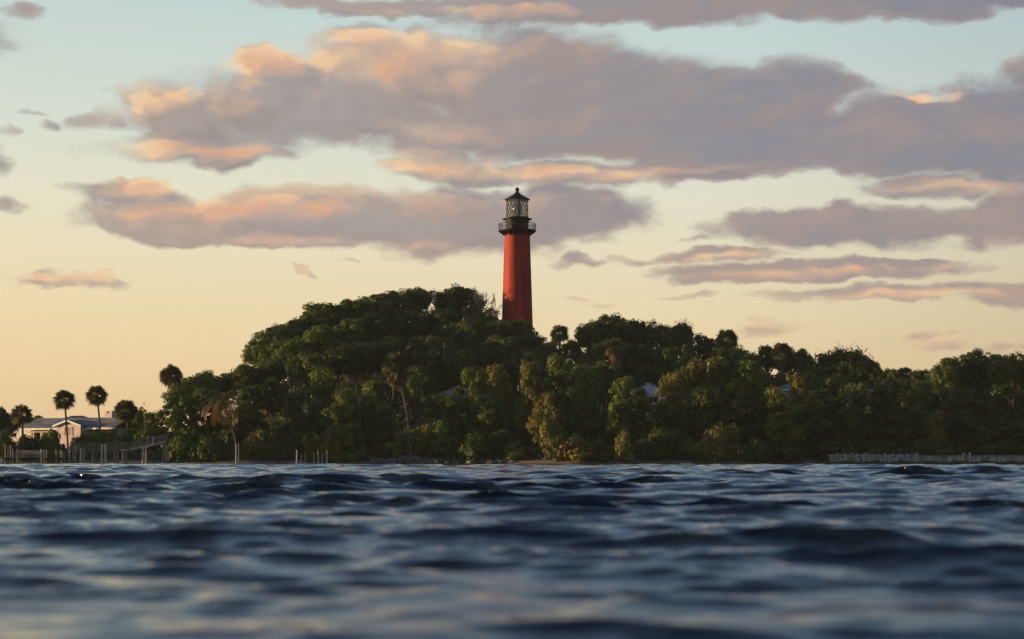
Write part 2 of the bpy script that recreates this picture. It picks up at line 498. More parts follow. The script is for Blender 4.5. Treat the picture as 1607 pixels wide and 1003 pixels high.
zt = rel(368); z500 = rel(500)
slope = (2.62 - 2.17) / (zt - z500)
m_ = MB()
prof = [(2.17 + slope * (zt - z), z) for z in np.linspace(0, zt, 14)]
m_.lathe(prof, 72)
shaft = m_.build('tower_shaft', M_red, lh, True)
m_ = MB(); m_.lathe([(2.26, zt - .05), (2.30, zt), (2.24, zt + .35), (2.12, zt + .36)], 72)
m_.build('cornice_ring', M_blk, lh, True)
zd = rel(362.5)
m_ = MB(); m_.lathe([(1.9, zd - .12), (3.18, zd - .12), (3.24, zd - .04), (3.24, zd + .06), (1.9, zd + .06)], 72)
m_.build('gallery_deck', M_blk, lh, True)
for k in range(16):
    th = 2 * math.pi * (k + .5) / 16
    c, s = math.cos(th), math.sin(th)
    m_ = MB()
    pts = [(2.12, zd - 1.0), (2.12, zd - .13), (3.05, zd - .13), (3.05, zd - .30), (2.75, zd - .42), (2.40, zd - .72)]
    w = .08
    vs = [(r * c - w * s, r * s + w * c, z) for r, z in pts] + [(r * c + w * s, r * s - w * c, z) for r, z in pts]
    n = len(pts)
    m_.add(vs, [tuple(range(n)), tuple(range(2 * n - 1, n - 1, -1))] + [(i, i + n, (i + 1) % n + n, (i + 1) % n) for i in range(n)])
    m_.build('bracket', M_blk, lh)
m_ = MB()
for k in range(48):
    th = 2 * math.pi * k / 48
    m_.tube([(3.14 * math.cos(th), 3.14 * math.sin(th), zd + .05), (3.14 * math.cos(th), 3.14 * math.sin(th), zd + 1.18)], .045 if k % 4 == 0 else .022, 6)
for hh, rad in ((1.18, .045), (.85, .02), (.5, .02), (.12, .03)):
    ring = [(3.14 * math.cos(2 * math.pi * k / 64), 3.14 * math.sin(2 * math.pi * k / 64), zd + hh) for k in range(65)]
    m_.tube(ring, rad, 6, False)
m_.build('gallery_railing', M_blk, lh, True)
zu = rel(344)
m_ = MB(); m_.lathe([(1.95, zd + .05), (1.95, zu - .5), (2.05, zu - .4), (2.05, zu - .1), (1.9, zu - .08)], 64)
wr = m_.build('watch_room', M_blk, lh, True)
m_ = MB(); m_.lathe([(1.6, zu - .10), (2.45, zu - .10), (2.52, zu - .05), (2.52, zu + .06), (1.6, zu + .06)], 64)
m_.build('lantern_gallery', M_blk, lh, True)
zr = rel(313)
m_ = MB()
NG = 16
RG = 1.82
def gp(k, z, r=RG): return (r * math.cos(2 * math.pi * k / NG), r * math.sin(2 * math.pi * k / NG), z)
g_ = MB()
vs = [gp(k, zu + .30) for k in range(NG)] + [gp(k, zr) for k in range(NG)]
g_.add(vs, [(k, (k + 1) % NG, (k + 1) % NG + NG, k + NG) for k in range(NG)])
g_.build('lantern_glazing', M_glass, lh)
m_.lathe([(1.75, zu + .06), (1.9, zu + .06), (1.9, zu + .32), (1.75, zu + .32)], 48)
for k in range(NG):                                     # slanting bars that cross into diamonds
    for d in (-1, 1):
        pts = [gp(k + d * 2 * t, zu + .3 + (zr - zu - .3) * t, RG + .02) for t in np.linspace(0, 1, 7)]
        m_.tube(pts, .034, 5)
for k in range(0, NG, 4):
    m_.tube([gp(k + .5, zu + .3, RG + .03), gp(k + .5, zr, RG + .03)], .05, 6)
m_.build('glazing_bars', M_blk, lh)
m_ = MB(); m_.lathe([(.30, zu), (.30, zu + .5), (.55, zu + .65), (.80, zu + 1.0), (.92, zu + 1.5), (.92, zu + 2.0), (.78, zu + 2.5), (.5, zu + 2.9), (.2, zu + 3.1)], 32)
m_.build('fresnel_lens', M_lens, lh, True)
m_ = MB(); m_.lathe([(1.7, zr - .12), (2.12, zr - .10), (2.16, zr + .04), (1.95, zr + .12), (1.25, zr + .52), (.62, zr + .88), (.40, zr + 1.1), (.34, zr + 1.2)], 48)
m_.build('lantern_roof', M_blk, lh, True)
m_ = MB(); zv = zr + 1.18
m_.lathe([(.24, zv - .1), (.24, zv + .18), (.33, zv + .24), (.36, zv + .45), (.30, zv + .62), (.38, zv + .68), (.18, zv + .78), (.06, zv + .9)], 24)
m_.build('ventilator', M_blk, lh, True)
m_ = MB(); m_.tube([(0, 0, zv + .85), (0, 0, zv + 1.9)], [.035, .012], 6)
m_.build('lightning_rod', M_blk, lh)

# ------------------------------------------------------------------ houses
M_roofg = mat('grey_shingle', (.17, .18, .18), .85, .22, 1.2, .2, stretch=(.4, .4, 2.5))
M_white = mat('white_painted_trim', (.72, .71, .68), .55, .05, 2.0)
M_pink = mat('pink_stucco', (.62, .51, .49), .8, .06, .8, .2)
M_cream = mat('cream_stucco', (.60, .53, .40), .8, .06, .8, .2)
M_win = mat('dark_window_glass', (.018, .022, .028), .12, .2, .5, .6)
M_dark = mat('vent_and_shade_dark', (.03, .028, .025), .8, .2, 1.0)  # dark of the gable vent; on the porch it is painted shade
M_tan = mat('tan_shingle', (.24, .20, .17), .85, .12, 1.5, .2)
M_metal = mat('pale_metal_roof', (.13, .155, .175), .5, .12, .5, .5, stretch=(4, .2, .2))
M_tarp = mat('blue_roof_patch', (.05, .14, .32), .6, .1, 2.0)
M_louvre = mat('pink_louvre_shutter', (.48, .28, .25), .7, .12, 3.0, stretch=(1, 1, 8))
HYY = 305.0

def gable_roof(mb, x0, x1, y0, y1, ze, zr_, over=.4, t=.16, axis='x'):
    """pitched roof slab, ridge along x or y"""
    if axis == 'x':
        ym = (y0 + y1) / 2
        for ya in (y0 - over, y1 + over):
            drop = (zr_ - ze) / (ym - y0) * over
            a = [(x0 - over, ya, ze - drop), (x1 + over, ya, ze - drop), (x1 + over, ym, zr_), (x0 - over, ym, zr_)]
            b = [(p[0], p[1], p[2] + t) for p in a]
            mb.add(a + b, [(0, 3, 2, 1), (4, 5, 6, 7), (0, 1, 5, 4), (1, 2, 6, 5), (2, 3, 7, 6), (3, 0, 4, 7)])
    else:
        xm = (x0 + x1) / 2
        for xa in (x0 - over, x1 + over):
            drop = (zr_ - ze) / (xm - x0) * over
            a = [(xa, y0 - over, ze - drop), (xa, y1 + over, ze - drop), (xm, y1 + over, zr_), (xm, y0 - over, zr_)]
            b = [(p[0], p[1], p[2] + t) for p in a]
            mb.add(a + b, [(0, 3, 2, 1), (4, 5, 6, 7), (0, 1, 5, 4), (1, 2, 6, 5), (2, 3, 7, 6), (3, 0, 4, 7)])

def window(parent, x, y, z, w, h_, m_pane=None, m_frame=None, name='window', bars=2):
    f = MB(); t = .09
    f.box((x, y - .03, z + h_ / 2 + t / 2), (w + 2 * t, .10, t)); f.box((x, y - .03, z - h_ / 2 - t / 2), (w + 2 * t, .10, t))
    f.box((x - w / 2 - t / 2, y - .03, z), (t, .10, h_)); f.box((x + w / 2 + t / 2, y - .03, z), (t, .10, h_))
    for k in range(1, bars):
        f.box((x - w / 2 + w * k / bars, y - .025, z), (.05, .06, h_ - .004))
    fo = f.build(name, m_frame or M_white, parent)
    q = MB(); q.box((x, y + .012, z), (w - .004, .05, h_ - .004)); q.build('pane', m_pane or M_win, fo)
    return fo

# --- the pink and white bungalow by the dock
bx0, bx1 = px_x(26, HYY), px_x(192, HYY)
gb = gz((bx0 + bx1) / 2, HYY) - .4
hx = (bx0 + bx1) / 2
hs = thing('bungalow', (hx, HYY, gb), 'low white and pink waterfront house with grey pitched roof and chimney', 'house', None, R(-30))
hs.scale = (1.13, 1, 1)
def hX(px): return px_x(px, HYY) - hx
def hZ(py): return px_z(py, HYY) - gb
ze, zr_ = hZ(671), hZ(656.5)
m_ = MB()
m_.box((hX(61), 4.0, ze / 2), (hX(96) - hX(26), 7.0, ze)); m_.build('wall', M_white, hs)
m_ = MB(); m_.box((hX(168), 4.2, ze / 2 - .05), (hX(192) - hX(145), 6.6, ze - .1)); m_.build('wall', M_cream, hs)
m_ = MB(); gable_roof(m_, hX(22), hX(188), -.2, 8.2, ze + .02, zr_, .55); rf = m_.build('roof', M_roofg, hs)
for pa, pb in ((15, 97), (144, 200)):
    m_ = MB(); m_.box(((hX(pa) + hX(pb)) / 2, -.83, ze - .2), (hX(pb) - hX(pa), .08, .26)); m_.build('fascia', M_white, hs)
# porch on the left: beam, posts and a dark sheet standing in for the shade behind
m_ = MB(); m_.box((hX(58), .0, ze - .55), (hX(80) - hX(38), .35, .30)); m_.build('porch_beam', M_cream, hs)
for px in (38.5, 58, 79):
    m_ = MB(); m_.box((hX(px), .0, (ze - .7) / 2), (.28, .28, ze - .7)); m_.build('porch_post', M_cream, hs)
m_ = MB(); m_.box((hX(58), .44, (ze - .5) / 2), (hX(78) - hX(40), .06, ze - .6)); m_.build('porch_shade_sheet', M_dark, hs)
window(hs, hX(88), .47, hZ(682), 1.25, 1.5, bars=3)
# gabled pink wing
gx0, gx1, gxm = hX(98.5), hX(142.5), hX(119)
zge, zgr = hZ(668.5), hZ(661)
m_ = MB()
y0, y1 = -1.6, 3.0
m_.add([(gx0, y0, 0), (gx1, y0, 0), (gx1, y0, zge), ((gx0 + gx1) / 2, y0, zgr), (gx0, y0, zge), (gx0, y1, 0), (gx1, y1, 0), (gx1, y1, zge), ((gx0 + gx1) / 2, y1, zgr), (gx0, y1, zge)],
       [(0, 1, 2, 3, 4), (9, 8, 7, 6, 5), (0, 5, 6, 1), (1, 6, 7, 2), (4, 9, 5, 0)])
m_.build('gable_wall', M_pink, hs)
m_ = MB(); gable_roof(m_, gx0, gx1, y0, y1, zge + .02, zgr + .02, .35, .15, 'y'); m_.build('gable_roof', M_roofg, hs)
m_ = MB()
for sgn in (-1, 1):
    xa = (gx0 + gx1) / 2 + sgn * ((gx1 - gx0) / 2 + .35); drop = (zgr - zge) / ((gx1 - gx0) / 2) * .35
    a = [(xa, y0 - .40, zge - drop - .08), ((gx0 + gx1) / 2, y0 - .40, zgr - .08), ((gx0 + gx1) / 2, y0 - .40, zgr + .19), (xa, y0 - .40, zge - drop + .19)]
    b = [(p_[0], p_[1] + .045, p_[2]) for p_ in a]
    m_.add(a + b, [(0, 1, 2, 3), (7, 6, 5, 4), (0, 4, 5, 1), (1, 5, 6, 2), (2, 6, 7, 3), (3, 7, 4, 0)])
m_.build('barge_board', M_white, hs)
m_ = MB(); xc = (gx0 + gx1) / 2
m_.add([(xc - .55, y0 - .03, zgr - .55), (xc + .55, y0 - .03, zgr - .55), (xc, y0 - .03, zgr - .17), (xc - .55, y0 + .02, zgr - .55), (xc + .55, y0 + .02, zgr - .55), (xc, y0 + .02, zgr - .17)],
       [(0, 1, 2), (5, 4, 3), (0, 3, 4, 1), (1, 4, 5, 2), (2, 5, 3, 0)])
m_.build('gable_vent', M_dark, hs)
window(hs, hX(121), y0, hZ(677), 1.25, 1.15, M_louvre, M_pink, 'shuttered_window', 2)
window(hs, hX(152), .88, hZ(674), 1.0, .5, bars=2)
m_ = MB()
cxx, cyy, cz = hX(147), 4.4, zr_ - .4
m_.box((cxx, cyy, cz + .55), (1.25, 1.0, 1.1)); m_.box((cxx, cyy, cz + 1.15), (1.4, 1.15, .1))
for sx in (-.45, .45):
    m_.box((cxx + sx, cyy, cz + 1.32), (.16, .5, .24))
m_.box((cxx, cyy, cz + 1.48), (1.5, 1.2, .08))
ch = m_.build('chimney', mat('pale_pink_render', (.66, .52, .50), .8, .06, 1.0), rf)
m_ = MB()
yq0, yq1 = 1.2, 2.9
def roof_z(y): return ze + .02 + (zr_ - ze - .02) * (y + .2) / 4.2 + .165
xl, xr = hX(66), hX(79)
m_.add([(xl, yq0, roof_z(yq0)), (xr, yq0, roof_z(yq0)), (xr, yq1, roof_z(yq1)), (xl, yq1, roof_z(yq1)), (xl, yq0, roof_z(yq0) + .06), (xr, yq0, roof_z(yq0) + .06), (xr, yq1, roof_z(yq1) + .06), (xl, yq1, roof_z(yq1) + .06)],
       [(3, 2, 1, 0), (4, 5, 6, 7), (0, 1, 5, 4), (1, 2, 6, 5), (2, 3, 7, 6), (3, 0, 4, 7)])
m_.build('blue_roof_sheet', M_tarp, rf)  # flat blue patch lying on the roof slope
# a second dark roofed house just showing behind
y2 = 330.0
ox = px_x(121, y2); g2 = gz(ox, y2) - .3
h2 = thing('house', (ox, y2, g2), 'dark hip roofed house just showing over the ridge of the pink bungalow', 'house')
m_ = MB(); m_.box((0, 0, (px_z(659, y2) - g2) / 2), (4.2, 6, px_z(659, y2) - g2)); m_.build('wall', M_cream, h2)
m_ = MB(); zz0, zz1 = px_z(659, y2) - g2, px_z(652.5, y2) - g2
m_.add([(-2.4, -3.3, zz0), (2.4, -3.3, zz0), (2.4, 3.3, zz0), (-2.4, 3.3, zz0), (-.8, 0, zz1), (1.0, 0, zz1)], [(0, 1, 5, 4), (1, 2, 5), (2, 3, 4, 5), (3, 0, 4), (3, 2, 1, 0)])
m_.build('roof', mat('dark_brown_shingle', (.04, .034, .032), .85, .2, 1.5), h2)

# --- roofs that show between the trees
def wood_house(name, label, x0px, x1px, Y, eave_py, ridge_py, m_roof, m_wall, depth=8, wins=(), over=.5, gable=False):
    cx_ = px_x((x0px + x1px) / 2, Y); g0 = gz(cx_, Y + depth / 2) - 1.2
    h_ = thing(name, (cx_, Y, g0), label, 'house')
    w = (x1px - x0px) / F * Y
    ze_, zr2 = px_z(eave_py, Y) - g0, px_z(ridge_py, Y + depth / 2) - g0
    mb = MB(); mb.box((0, depth / 2, ze_ / 2), (w, depth, ze_)); mb.build('wall', m_wall, h_)
    mb = MB()
    if gable:
        gable_roof(mb, -w / 2, w / 2, 0, depth, ze_ + .02, zr2, over, .16, 'y')
    else:
        o = over
        mb.add([(-w / 2 - o, -o, ze_ - .02), (w / 2 + o, -o, ze_ - .02), (w / 2 + o, depth + o, ze_ - .02), (-w / 2 - o, depth + o, ze_ - .02), (-w / 2 + 3.2, depth / 2, zr2), (w / 2 - 3.2, depth / 2, zr2)],
               [(0, 1, 5, 4), (1, 2, 5), (2, 3, 4, 5), (3, 0, 4), (3, 2, 1, 0)])
    mb.build('roof', m_roof, h_)
    if not gable:
        mb = MB(); mb.box((0, -over - .05, ze_ - .13), (w + 2 * over, .07, .24)); mb.build('fascia', M_white, h_)
    for (px, py, ww, hh) in wins:
        window(h_, px_x(px, Y) - cx_, -.0, px_z(py, Y) - g0, ww, hh)
    return h_
wood_house('cottage', 'cottage with tan shingle roof and pale eave half buried in trees left of the tower', 686, 752, 306, 621, 605, M_tan, M_cream)
wood_house('cottage', 'house with pale blue metal roof and white windows showing through trees right of the tower', 990, 1048, 306, 617, 601, M_metal, M_white, 9, ((1004, 626, 1.1, .9), (1025, 628, 1.4, 1.0)))
wood_house('cottage', 'long pale grey roofed house hidden behind the trees at right', 1210, 1364, 312, 611, 602, mat('weathered_grey_roof', (.17, .175, .175), .7, .1, 1.0), M_white, 9)

# ------------------------------------------------------------------ dock, pilings, boat
M_pile = mat('weathered_piling', (.27, .22, .17), .85, .22, 2.0, .2, stretch=(1, 1, .25))
M_pale = mat('pale_piling', (.52, .43, .33), .8, .15, 2.0, .2, stretch=(1, 1, .25))  # pale timber; on the dock its brightness stands in for sunlight
M_deck = mat('dock_timber', (.19, .165, .14), .85, .2, 1.2, .2, stretch=(3, .5, 1))
M_darkw = mat('shadow_dark_timber', (.035, .03, .027), .7, .2, 1.5)  # deck timber darkened to stand in for shadow at the platform
DYY = 279.0
def dX(px): return px_x(px, DYY)
def dZ(py): return px_z(py, DYY)
dock = thing('dock', (dX(130), DYY, 0), 'long weathered timber dock with railings running along the shore to a ramp', 'dock')
ddx = dX(130)
def plank_run(name, p0, p1, width, t, parent, m_=M_deck, y=0.0):
    a, b = Vector(p0), Vector(p1)
    n = max(2, int((b - a).length / .30))
    mb = MB(); dd = (b - a) / n
    ang_ = -math.atan2(dd.z, dd.x)
    for k in range(n):
        c = a + dd * (k + .5)
        mb.box((c.x, c.y, c.z), ((dd.length) * .93, width, t), 0, ang_)
    for yy in (-width / 2 + .1, width / 2 - .1):
        c = (a + b) / 2
        mb.box((c.x, c.y + yy, c.z - t / 2 - .112), ((b - a).length, .10, .22), 0, ang_)
    return mb.build(name, m_, parent)
D0_ = (dX(108) - ddx, 0, dZ(708)); D1_ = (dX(206) - ddx, 0, dZ(705)); D2_ = (dX(262) - ddx, 0, dZ(693))
plank_run('deck', D0_, D1_, 1.8, .07, dock)
plank_run('ramp', D1_, D2_, 1.6, .07, dock)
mb = MB(); _c = (Vector(D1_) + Vector(D2_)) / 2; _d = Vector(D2_) - Vector(D1_)
mb.box((_c.x, -.84, _c.z - .02), (_d.length, .07, .20), 0, -math.atan2(_d.z, _d.x)); mb.build('ramp_edge_board', M_pale, dock)  # pale colour stands in for the sunlit line along the ramp
def rail(name, a, b, hgt, n, parent, pick=True, yoff=-.85):
    a, b = Vector(a), Vector(b); mb = MB()
    for k in range(n + 1):
        c = a + (b - a) * k / n
        mb.box((c.x, c.y + yoff, c.z + hgt / 2 - .03), (.10, .10, hgt))
    ang_ = -math.atan2(b.z - a.z, b.x - a.x)
    for hh in ((hgt, hgt * .62, hgt * .3)):
        c = (a + b) / 2
        mb.box((c.x, c.y + yoff - .08, c.z + hh - .06), ((b - a).length, .05, .11), 0, ang_)
    if pick:
        q = int((b - a).length / .28)
        for k in range(q):
            c = a + (b - a) * (k + .5) / q
            mb.box((c.x, c.y + yoff + .07, c.z + hgt / 2), (.07, .035, hgt * .9))
    return mb.build(name, M_deck, parent)
rail('railing', D0_, D1_, .95, 7, dock)
rail('railing', D1_, D2_, 1.0, 4, dock, False)
rail('railing', D1_, D2_, 1.0, 4, dock, False, .75)
rnd = random.Random(5)
def pile(mb, x, y, ztop, r=.14, zb=-1.6, lean=0.0):
    mb.tube([(x - lean * .5, y, zb), (x, y, (zb + ztop) / 2), (x + lean * .5, y, ztop)], [r * 1.06, r, r * .93], 9)
for px, pt in ((112, 704), (121, 700), (129, 703), (134, 704), (148, 705), (162, 697), (168, 697), (182, 704), (194.5, 705.5), (200.5, 705.5), (226, 701), (231.5, 700), (258, 694), (262, 694)):
    mb = MB(); pile(mb, dX(px) - ddx, -.95, dZ(pt), .15 if px < 190 else .13, lean=rnd.uniform(-.1, .1)); o = mb.build('piling', M_pale if px in (129, 162, 168, 194.5, 226, 231.5) else M_pile, dock, True)
    if px in (121, 134, 168, 200.5, 231.5, 262): continue
    mb = MB(); pile(mb, dX(px) - ddx + .1, .95, dZ(pt) - .1, .14); mb.build('piling', M_pile, dock, True)
for px0, px1, pt in ((191, 204, 706), (222, 236, 701.5)):
    mb = MB(); mb.box(((dX(px0) + dX(px1)) / 2 - ddx, -1.0, dZ(pt)), (dX(px1) - dX(px0), .26, .20)); mb.build('cross_beam', M_pale, dock)
# the lower boat platform at the left end
low = thing('boat_platform', (dX(50), DYY + .8, 0), 'low dark boat platform on stout pilings left of the dock', 'jetty')
lx = dX(50)
plank_run('deck', (dX(8) - lx, 0, dZ(719)), (dX(104) - lx, 0, dZ(719)), 2.6, .09, low, M_darkw)
for px, pt, r_ in ((9, 697, .10), (13, 699, .10), (22, 704, .10), (28, 705.5, .13), (31.5, 706, .10), (66, 705, .13), (70, 705, .10), (90, 706, .11), (95, 707, .11), (102, 709, .11)):
    mb = MB(); pile(mb, dX(px) - lx, -1.25 + (.3 if px % 2 else 0), dZ(pt), r_, lean=rnd.uniform(-.08, .08)); mb.build('piling', M_pale if px in (28, 66, 70) else M_pile, low, True)
    if px in (9, 28, 66, 90):
        mb = MB(); pile(mb, dX(px) - lx + .2, 1.2, dZ(pt) - .1, r_); mb.build('piling', M_pile, low, True)
mb = MB()
for hh in (712.5, 716): mb.box((dX(46) - lx, -1.12, dZ(hh)), (dX(70) - dX(22), .06, .16))
mb.build('side_board', M_pile, low)
# upturned orange skiff on trestles
def hull(mb, L, Wd, Hh, n=14, inv=1):
    rows = []
    for i in range(n + 1):
        t = i / n; w = Wd / 2 * (1 - max(0, (t - .45) / .55) ** 2.2) * (0.86 + .14 * min(1, t * 4)); sheer = .12 * Hh * (t - .3) ** 2
        row = []
        for k in range(9):
            a = math.pi * k / 8
            row.append((-L / 2 + L * t, -w * math.cos(a), inv * (Hh * (1 - math.sin(a) ** .7) + sheer)))
        rows.append(row)
    vs = [p_ for r__ in rows for p_ in r__]
    fs = [(i * 9 + k, i * 9 + k + 1, (i + 1) * 9 + k + 1, (i + 1) * 9 + k) for i in range(n) for k in range(8)]
    fs += [tuple(range(9)), tuple((n) * 9 + k for k in range(8, -1, -1))]
    mb.add(vs, fs)
sk = thing('upturned_skiff', (dX(49), DYY + .5, dZ(719) + .05), 'upturned orange and cream skiff on trestles on the boat platform', 'boat')
mb = MB(); hull(mb, 2.9, 1.1, .38, inv=-1); hb = mb.build('hull', mat('faded_orange_hull', (.46, .20, .075), .5, .12, 1.5, .4), sk, True); hb.location = (0, 0, .98)
mb = MB(); mb.box((0, -.52, .62), (2.7, .05, .08)); mb.box((0, .52, .62), (2.7, .05, .08)); mb.build('gunwale', M_cream, sk)
for xx in (-.8, .8):
    mb = MB(); mb.box((xx, 0, .55), (.1, 1.2, .1))
    for yy in (-.5, .5): mb.box((xx, yy, .25), (.09, .09, .49))
    mb.build('trestle', M_pale, sk)
# white boat just entering the frame at the far left
bt = thing('white_boat', (dX(-9), DYY - 1.5, .02), 'bow of a small white motorboat tied at the far left edge', 'boat')
mb = MB(); hull(mb, 3.0, 1.3, .62); hb = mb.build('hull', mat('white_gelcoat', (.70, .69, .66), .3, .04, 1.0, .5), bt, True); hb.location = (0, 0, .0)
mb = MB(); mb.box((-.3, 0, .72), (1.5, 1.0, .12)); mb.box((-.2, 0, .92), (.5, .9, .28), 0, .3); mb.build('console', M_white, bt)
# chair on the ramp
ramp_z = dZ(705) + (dZ(693) - dZ(705)) * (236 - 206) / (262 - 206)
cr = thing('deck_chair', (dX(236), DYY - .1, ramp_z + .05), 'dark red slatted chair standing on the sloping dock ramp', 'chair')
M_maroon = mat('maroon_paint', (.16, .03, .045), .6, .12, 2.0)
mb = MB(); mb.box((0, 0, .45), (.62, .6, .05)); mb.build('seat', M_maroon, cr)
mb = MB(); mb.box((0, .30, .83), (.62, .05, .70)); mb.build('backrest', M_maroon, cr)
for sx in (-.33, .33):
    mb = MB(); mb.box((sx, -.27, .55), (.07, .07, 1.1)); mb.build('leg', M_white, cr)
    mb = MB(); mb.box((sx, .24, .60), (.07, .06, 1.2)); mb.build('leg', M_white, cr)

def post(px, pt, Y, r_, m_p, label, group, lean=0.0, name='old_piling', cat='piling', zb=-1.5):
    z_t = px_z(pt, Y)
    o = None
    mb = MB()
    mb.tube([(-lean, 0, zb), (-lean * .3, 0, (zb + z_t) / 2), (0, 0, z_t - .05), (0, 0, z_t)], [r_ * 1.08, r_, r_ * .92, r_ * .75], 9)
    o = mb.build(name, m_p, None, True)
    o.location = (px_x(px, Y), Y, 0)
    tag(o, label, cat, group)
    return o
GP = 'old pilings of a lost jetty'
for px, pt, ln, r_, lb in ((466, 706, .10, .10, 'slim pale piling leaning left, first of the broken jetty row'), (472.5, 712, 0, .12, 'short stubby piling second from left in the broken jetty row'),
      (478.5, 710, -.05, .12, 'short brown piling third from left in the broken jetty row'), (493, 711, .05, .12, 'low dark piling in the middle of the broken jetty row'),
      (499, 708, -.20, .09, 'thin pale piling leaning right in the broken jetty row'), (505.5, 711, .04, .13, 'thick dull piling second from right in the broken jetty row'), (513, 707.5, 0, .11, 'tall pale upright piling at the right end of the broken jetty row')):
    post(px, pt, 280.5, r_, M_pale if 'pale' in lb else M_pile, lb, GP, ln)
post(370.5, 697, 279.5, .085, M_pale, 'left of two thin pale poles in the water below the orange palm', 'two thin pale poles', .05, 'thin_pole', 'pole')
post(374.5, 696, 279.5, .085, M_pale, 'right of two thin pale poles in the water below the orange palm', 'two thin pale poles', -.06, 'thin_pole', 'pole')

# ------------------------------------------------------------------ timber bulkhead at right and riprap
bk = thing('timber_bulkhead', (px_x(1450, 277.5), 277.5, 0), 'long low weathered timber bulkhead along the right shore', 'sea wall')
bkx = px_x(1450, 277.5)
M_grey = mat('silvered_timber', (.32, .31, .30), .9, .25, 2.5, .1, stretch=(1, 1, .3))
px = 1301.0
while px < 1440:
    w = rnd.uniform(2.4, 4.2); t_ = 711.5 + rnd.uniform(-1.6, 3.0) + (4.5 if rnd.random() < .12 else 0)
    mb = MB(); xx = px_x(px + w / 2, 277.5) - bkx; zt_ = px_z(t_, 277.5)
    mb.box((xx, rnd.uniform(-.05, .05), (zt_ - .5) / 2), (w / F * 277.5 * .86, .14, zt_ + .5), rnd.uniform(-.1, .1), rnd.uniform(-.03, .03))
    mb.build('plank', M_grey, bk); px += w
mb = MB(); x0, x1 = px_x(1300, 277.5) - bkx, px_x(1438, 277.5) - bkx
mb.box(((x0 + x1) / 2, .14, px_z(714.5, 277.5)), (x1 - x0, .10, .18)); mb.build('waler', M_grey, bk)
mb = MB(); x0, x1 = px_x(1441, 277.5) - bkx, px_x(1790, 277.5) - bkx
zt_ = px_z(716.2, 277.5)
mb.box(((x0 + x1) / 2, .2, (zt_ - .6) / 2), (x1 - x0, .25, zt_ + .6)); mb.box(((x0 + x1) / 2, .15, zt_ + .06), (x1 - x0, .5, .12)); mb.build('wall_face', M_grey, bk)
for px, pt in ((1512, 710.5), (1521.5, 710)):
    mb = MB(); mb.tube([(px_x(px, 277.5) - bkx, -.1, -.8), (px_x(px, 277.5) - bkx, -.1, px_z(pt, 277.5))], .13, 9); mb.build('pale_post', M_pale, bk, True)
M_rock = mat('grey_riprap', (.115, .105, .095), .9, .25, 2.0, .2, bump=.05)
rocks = []
for k in range(6):
    bm = bmesh.new(); bmesh.ops.create_icosphere(bm, subdivisions=2, radius=1.0)
    for v in bm.verts:
        n_ = Vector((math.sin(v.co.x * 3 + k), math.sin(v.co.y * 3.3 + 2 * k), math.sin(v.co.z * 2.7 - k)))
        v.co *= 1 + .18 * n_.x * n_.y + .14 * n_.z
        for ax in range(3):
            v.co[ax] = max(-.74, min(.74, v.co[ax]))
    me = bpy.data.meshes.new('boulder'); bm.to_mesh(me); bm.free(); me.materials.append(M_rock); rocks.append(me)
for k in range(78):
    px = 584 + 112 * rnd.random() if k < 62 else rnd.uniform(700, 800)
    Y = float(shore(px_x(px, 281))) + rnd.uniform(-.4, 3.2) - .6
    x = px_x(px, Y); s = rnd.uniform(.32, .72)
    o = obj('boulder', rocks[k % 6]); o.location = (x, Y, max(gz(x, Y), -.1) + s * .28); o.scale = (s * 1.25, s, s * .8); o.rotation_euler = (rnd.uniform(-.4, .4), rnd.uniform(-.4, .4), rnd.uniform(0, 6.28))
    if k < 62: tag(o, 'grey boulder in the rock heap on the shoreline left of centre', 'rock', 'rocks heaped along the waterline')
    else: tag(o, 'scattered dark boulder at the water edge below the lighthouse', 'rock', 'scattered rocks below the lighthouse')

# ------------------------------------------------------------------ vegetation
def leaf_mat(name, cols, trans=.28, rough=.6, spec=.2):
    """leaf colour varies from tree to tree, from bough to bough and from leaf to leaf"""
    m = bpy.data.materials.new(name); m.use_nodes = True
    t = m.node_tree; N = NT(t)
    p = t.nodes['Principled BSDF']
    oi = N.n('ShaderNodeObjectInfo'); g = N.n('ShaderNodeNewGeometry'); tcn = N.n('ShaderNodeTexCoord')
    big = N.noise(tcn.outputs['Object'], .55, 2.0, .5)
    k = N.m('ADD', N.m('MULTIPLY', oi.outputs['Random'], .40), N.m('ADD', N.m('MULTIPLY', g.outputs['Random Per Island'], .24), N.m('MULTIPLY_ADD', big, .9, -.27)))
    n = len(cols)
    c = N.ramp(k, [(i / (n - 1), (*cc, 1)) for i, cc in enumerate(cols)])
    N.put(p.inputs['Base Color'], c)
    p.inputs['Roughness'].default_value = rough
    p.inputs['Specular IOR Level'].default_value = spec
    tl = N.n('ShaderNodeBsdfTranslucent'); N.put(tl.inputs[0], N.mix(1.0, c, (1.0, 1.0, .55, 1), 'MULTIPLY'))
    mx = N.n('ShaderNodeMixShader'); mx.inputs[0].default_value = trans
    t.links.new(p.outputs[0], mx.inputs[1]); t.links.new(tl.outputs[0], mx.inputs[2])
    t.links.new(mx.outputs[0], t.nodes['Material Output'].inputs[0])
    return m

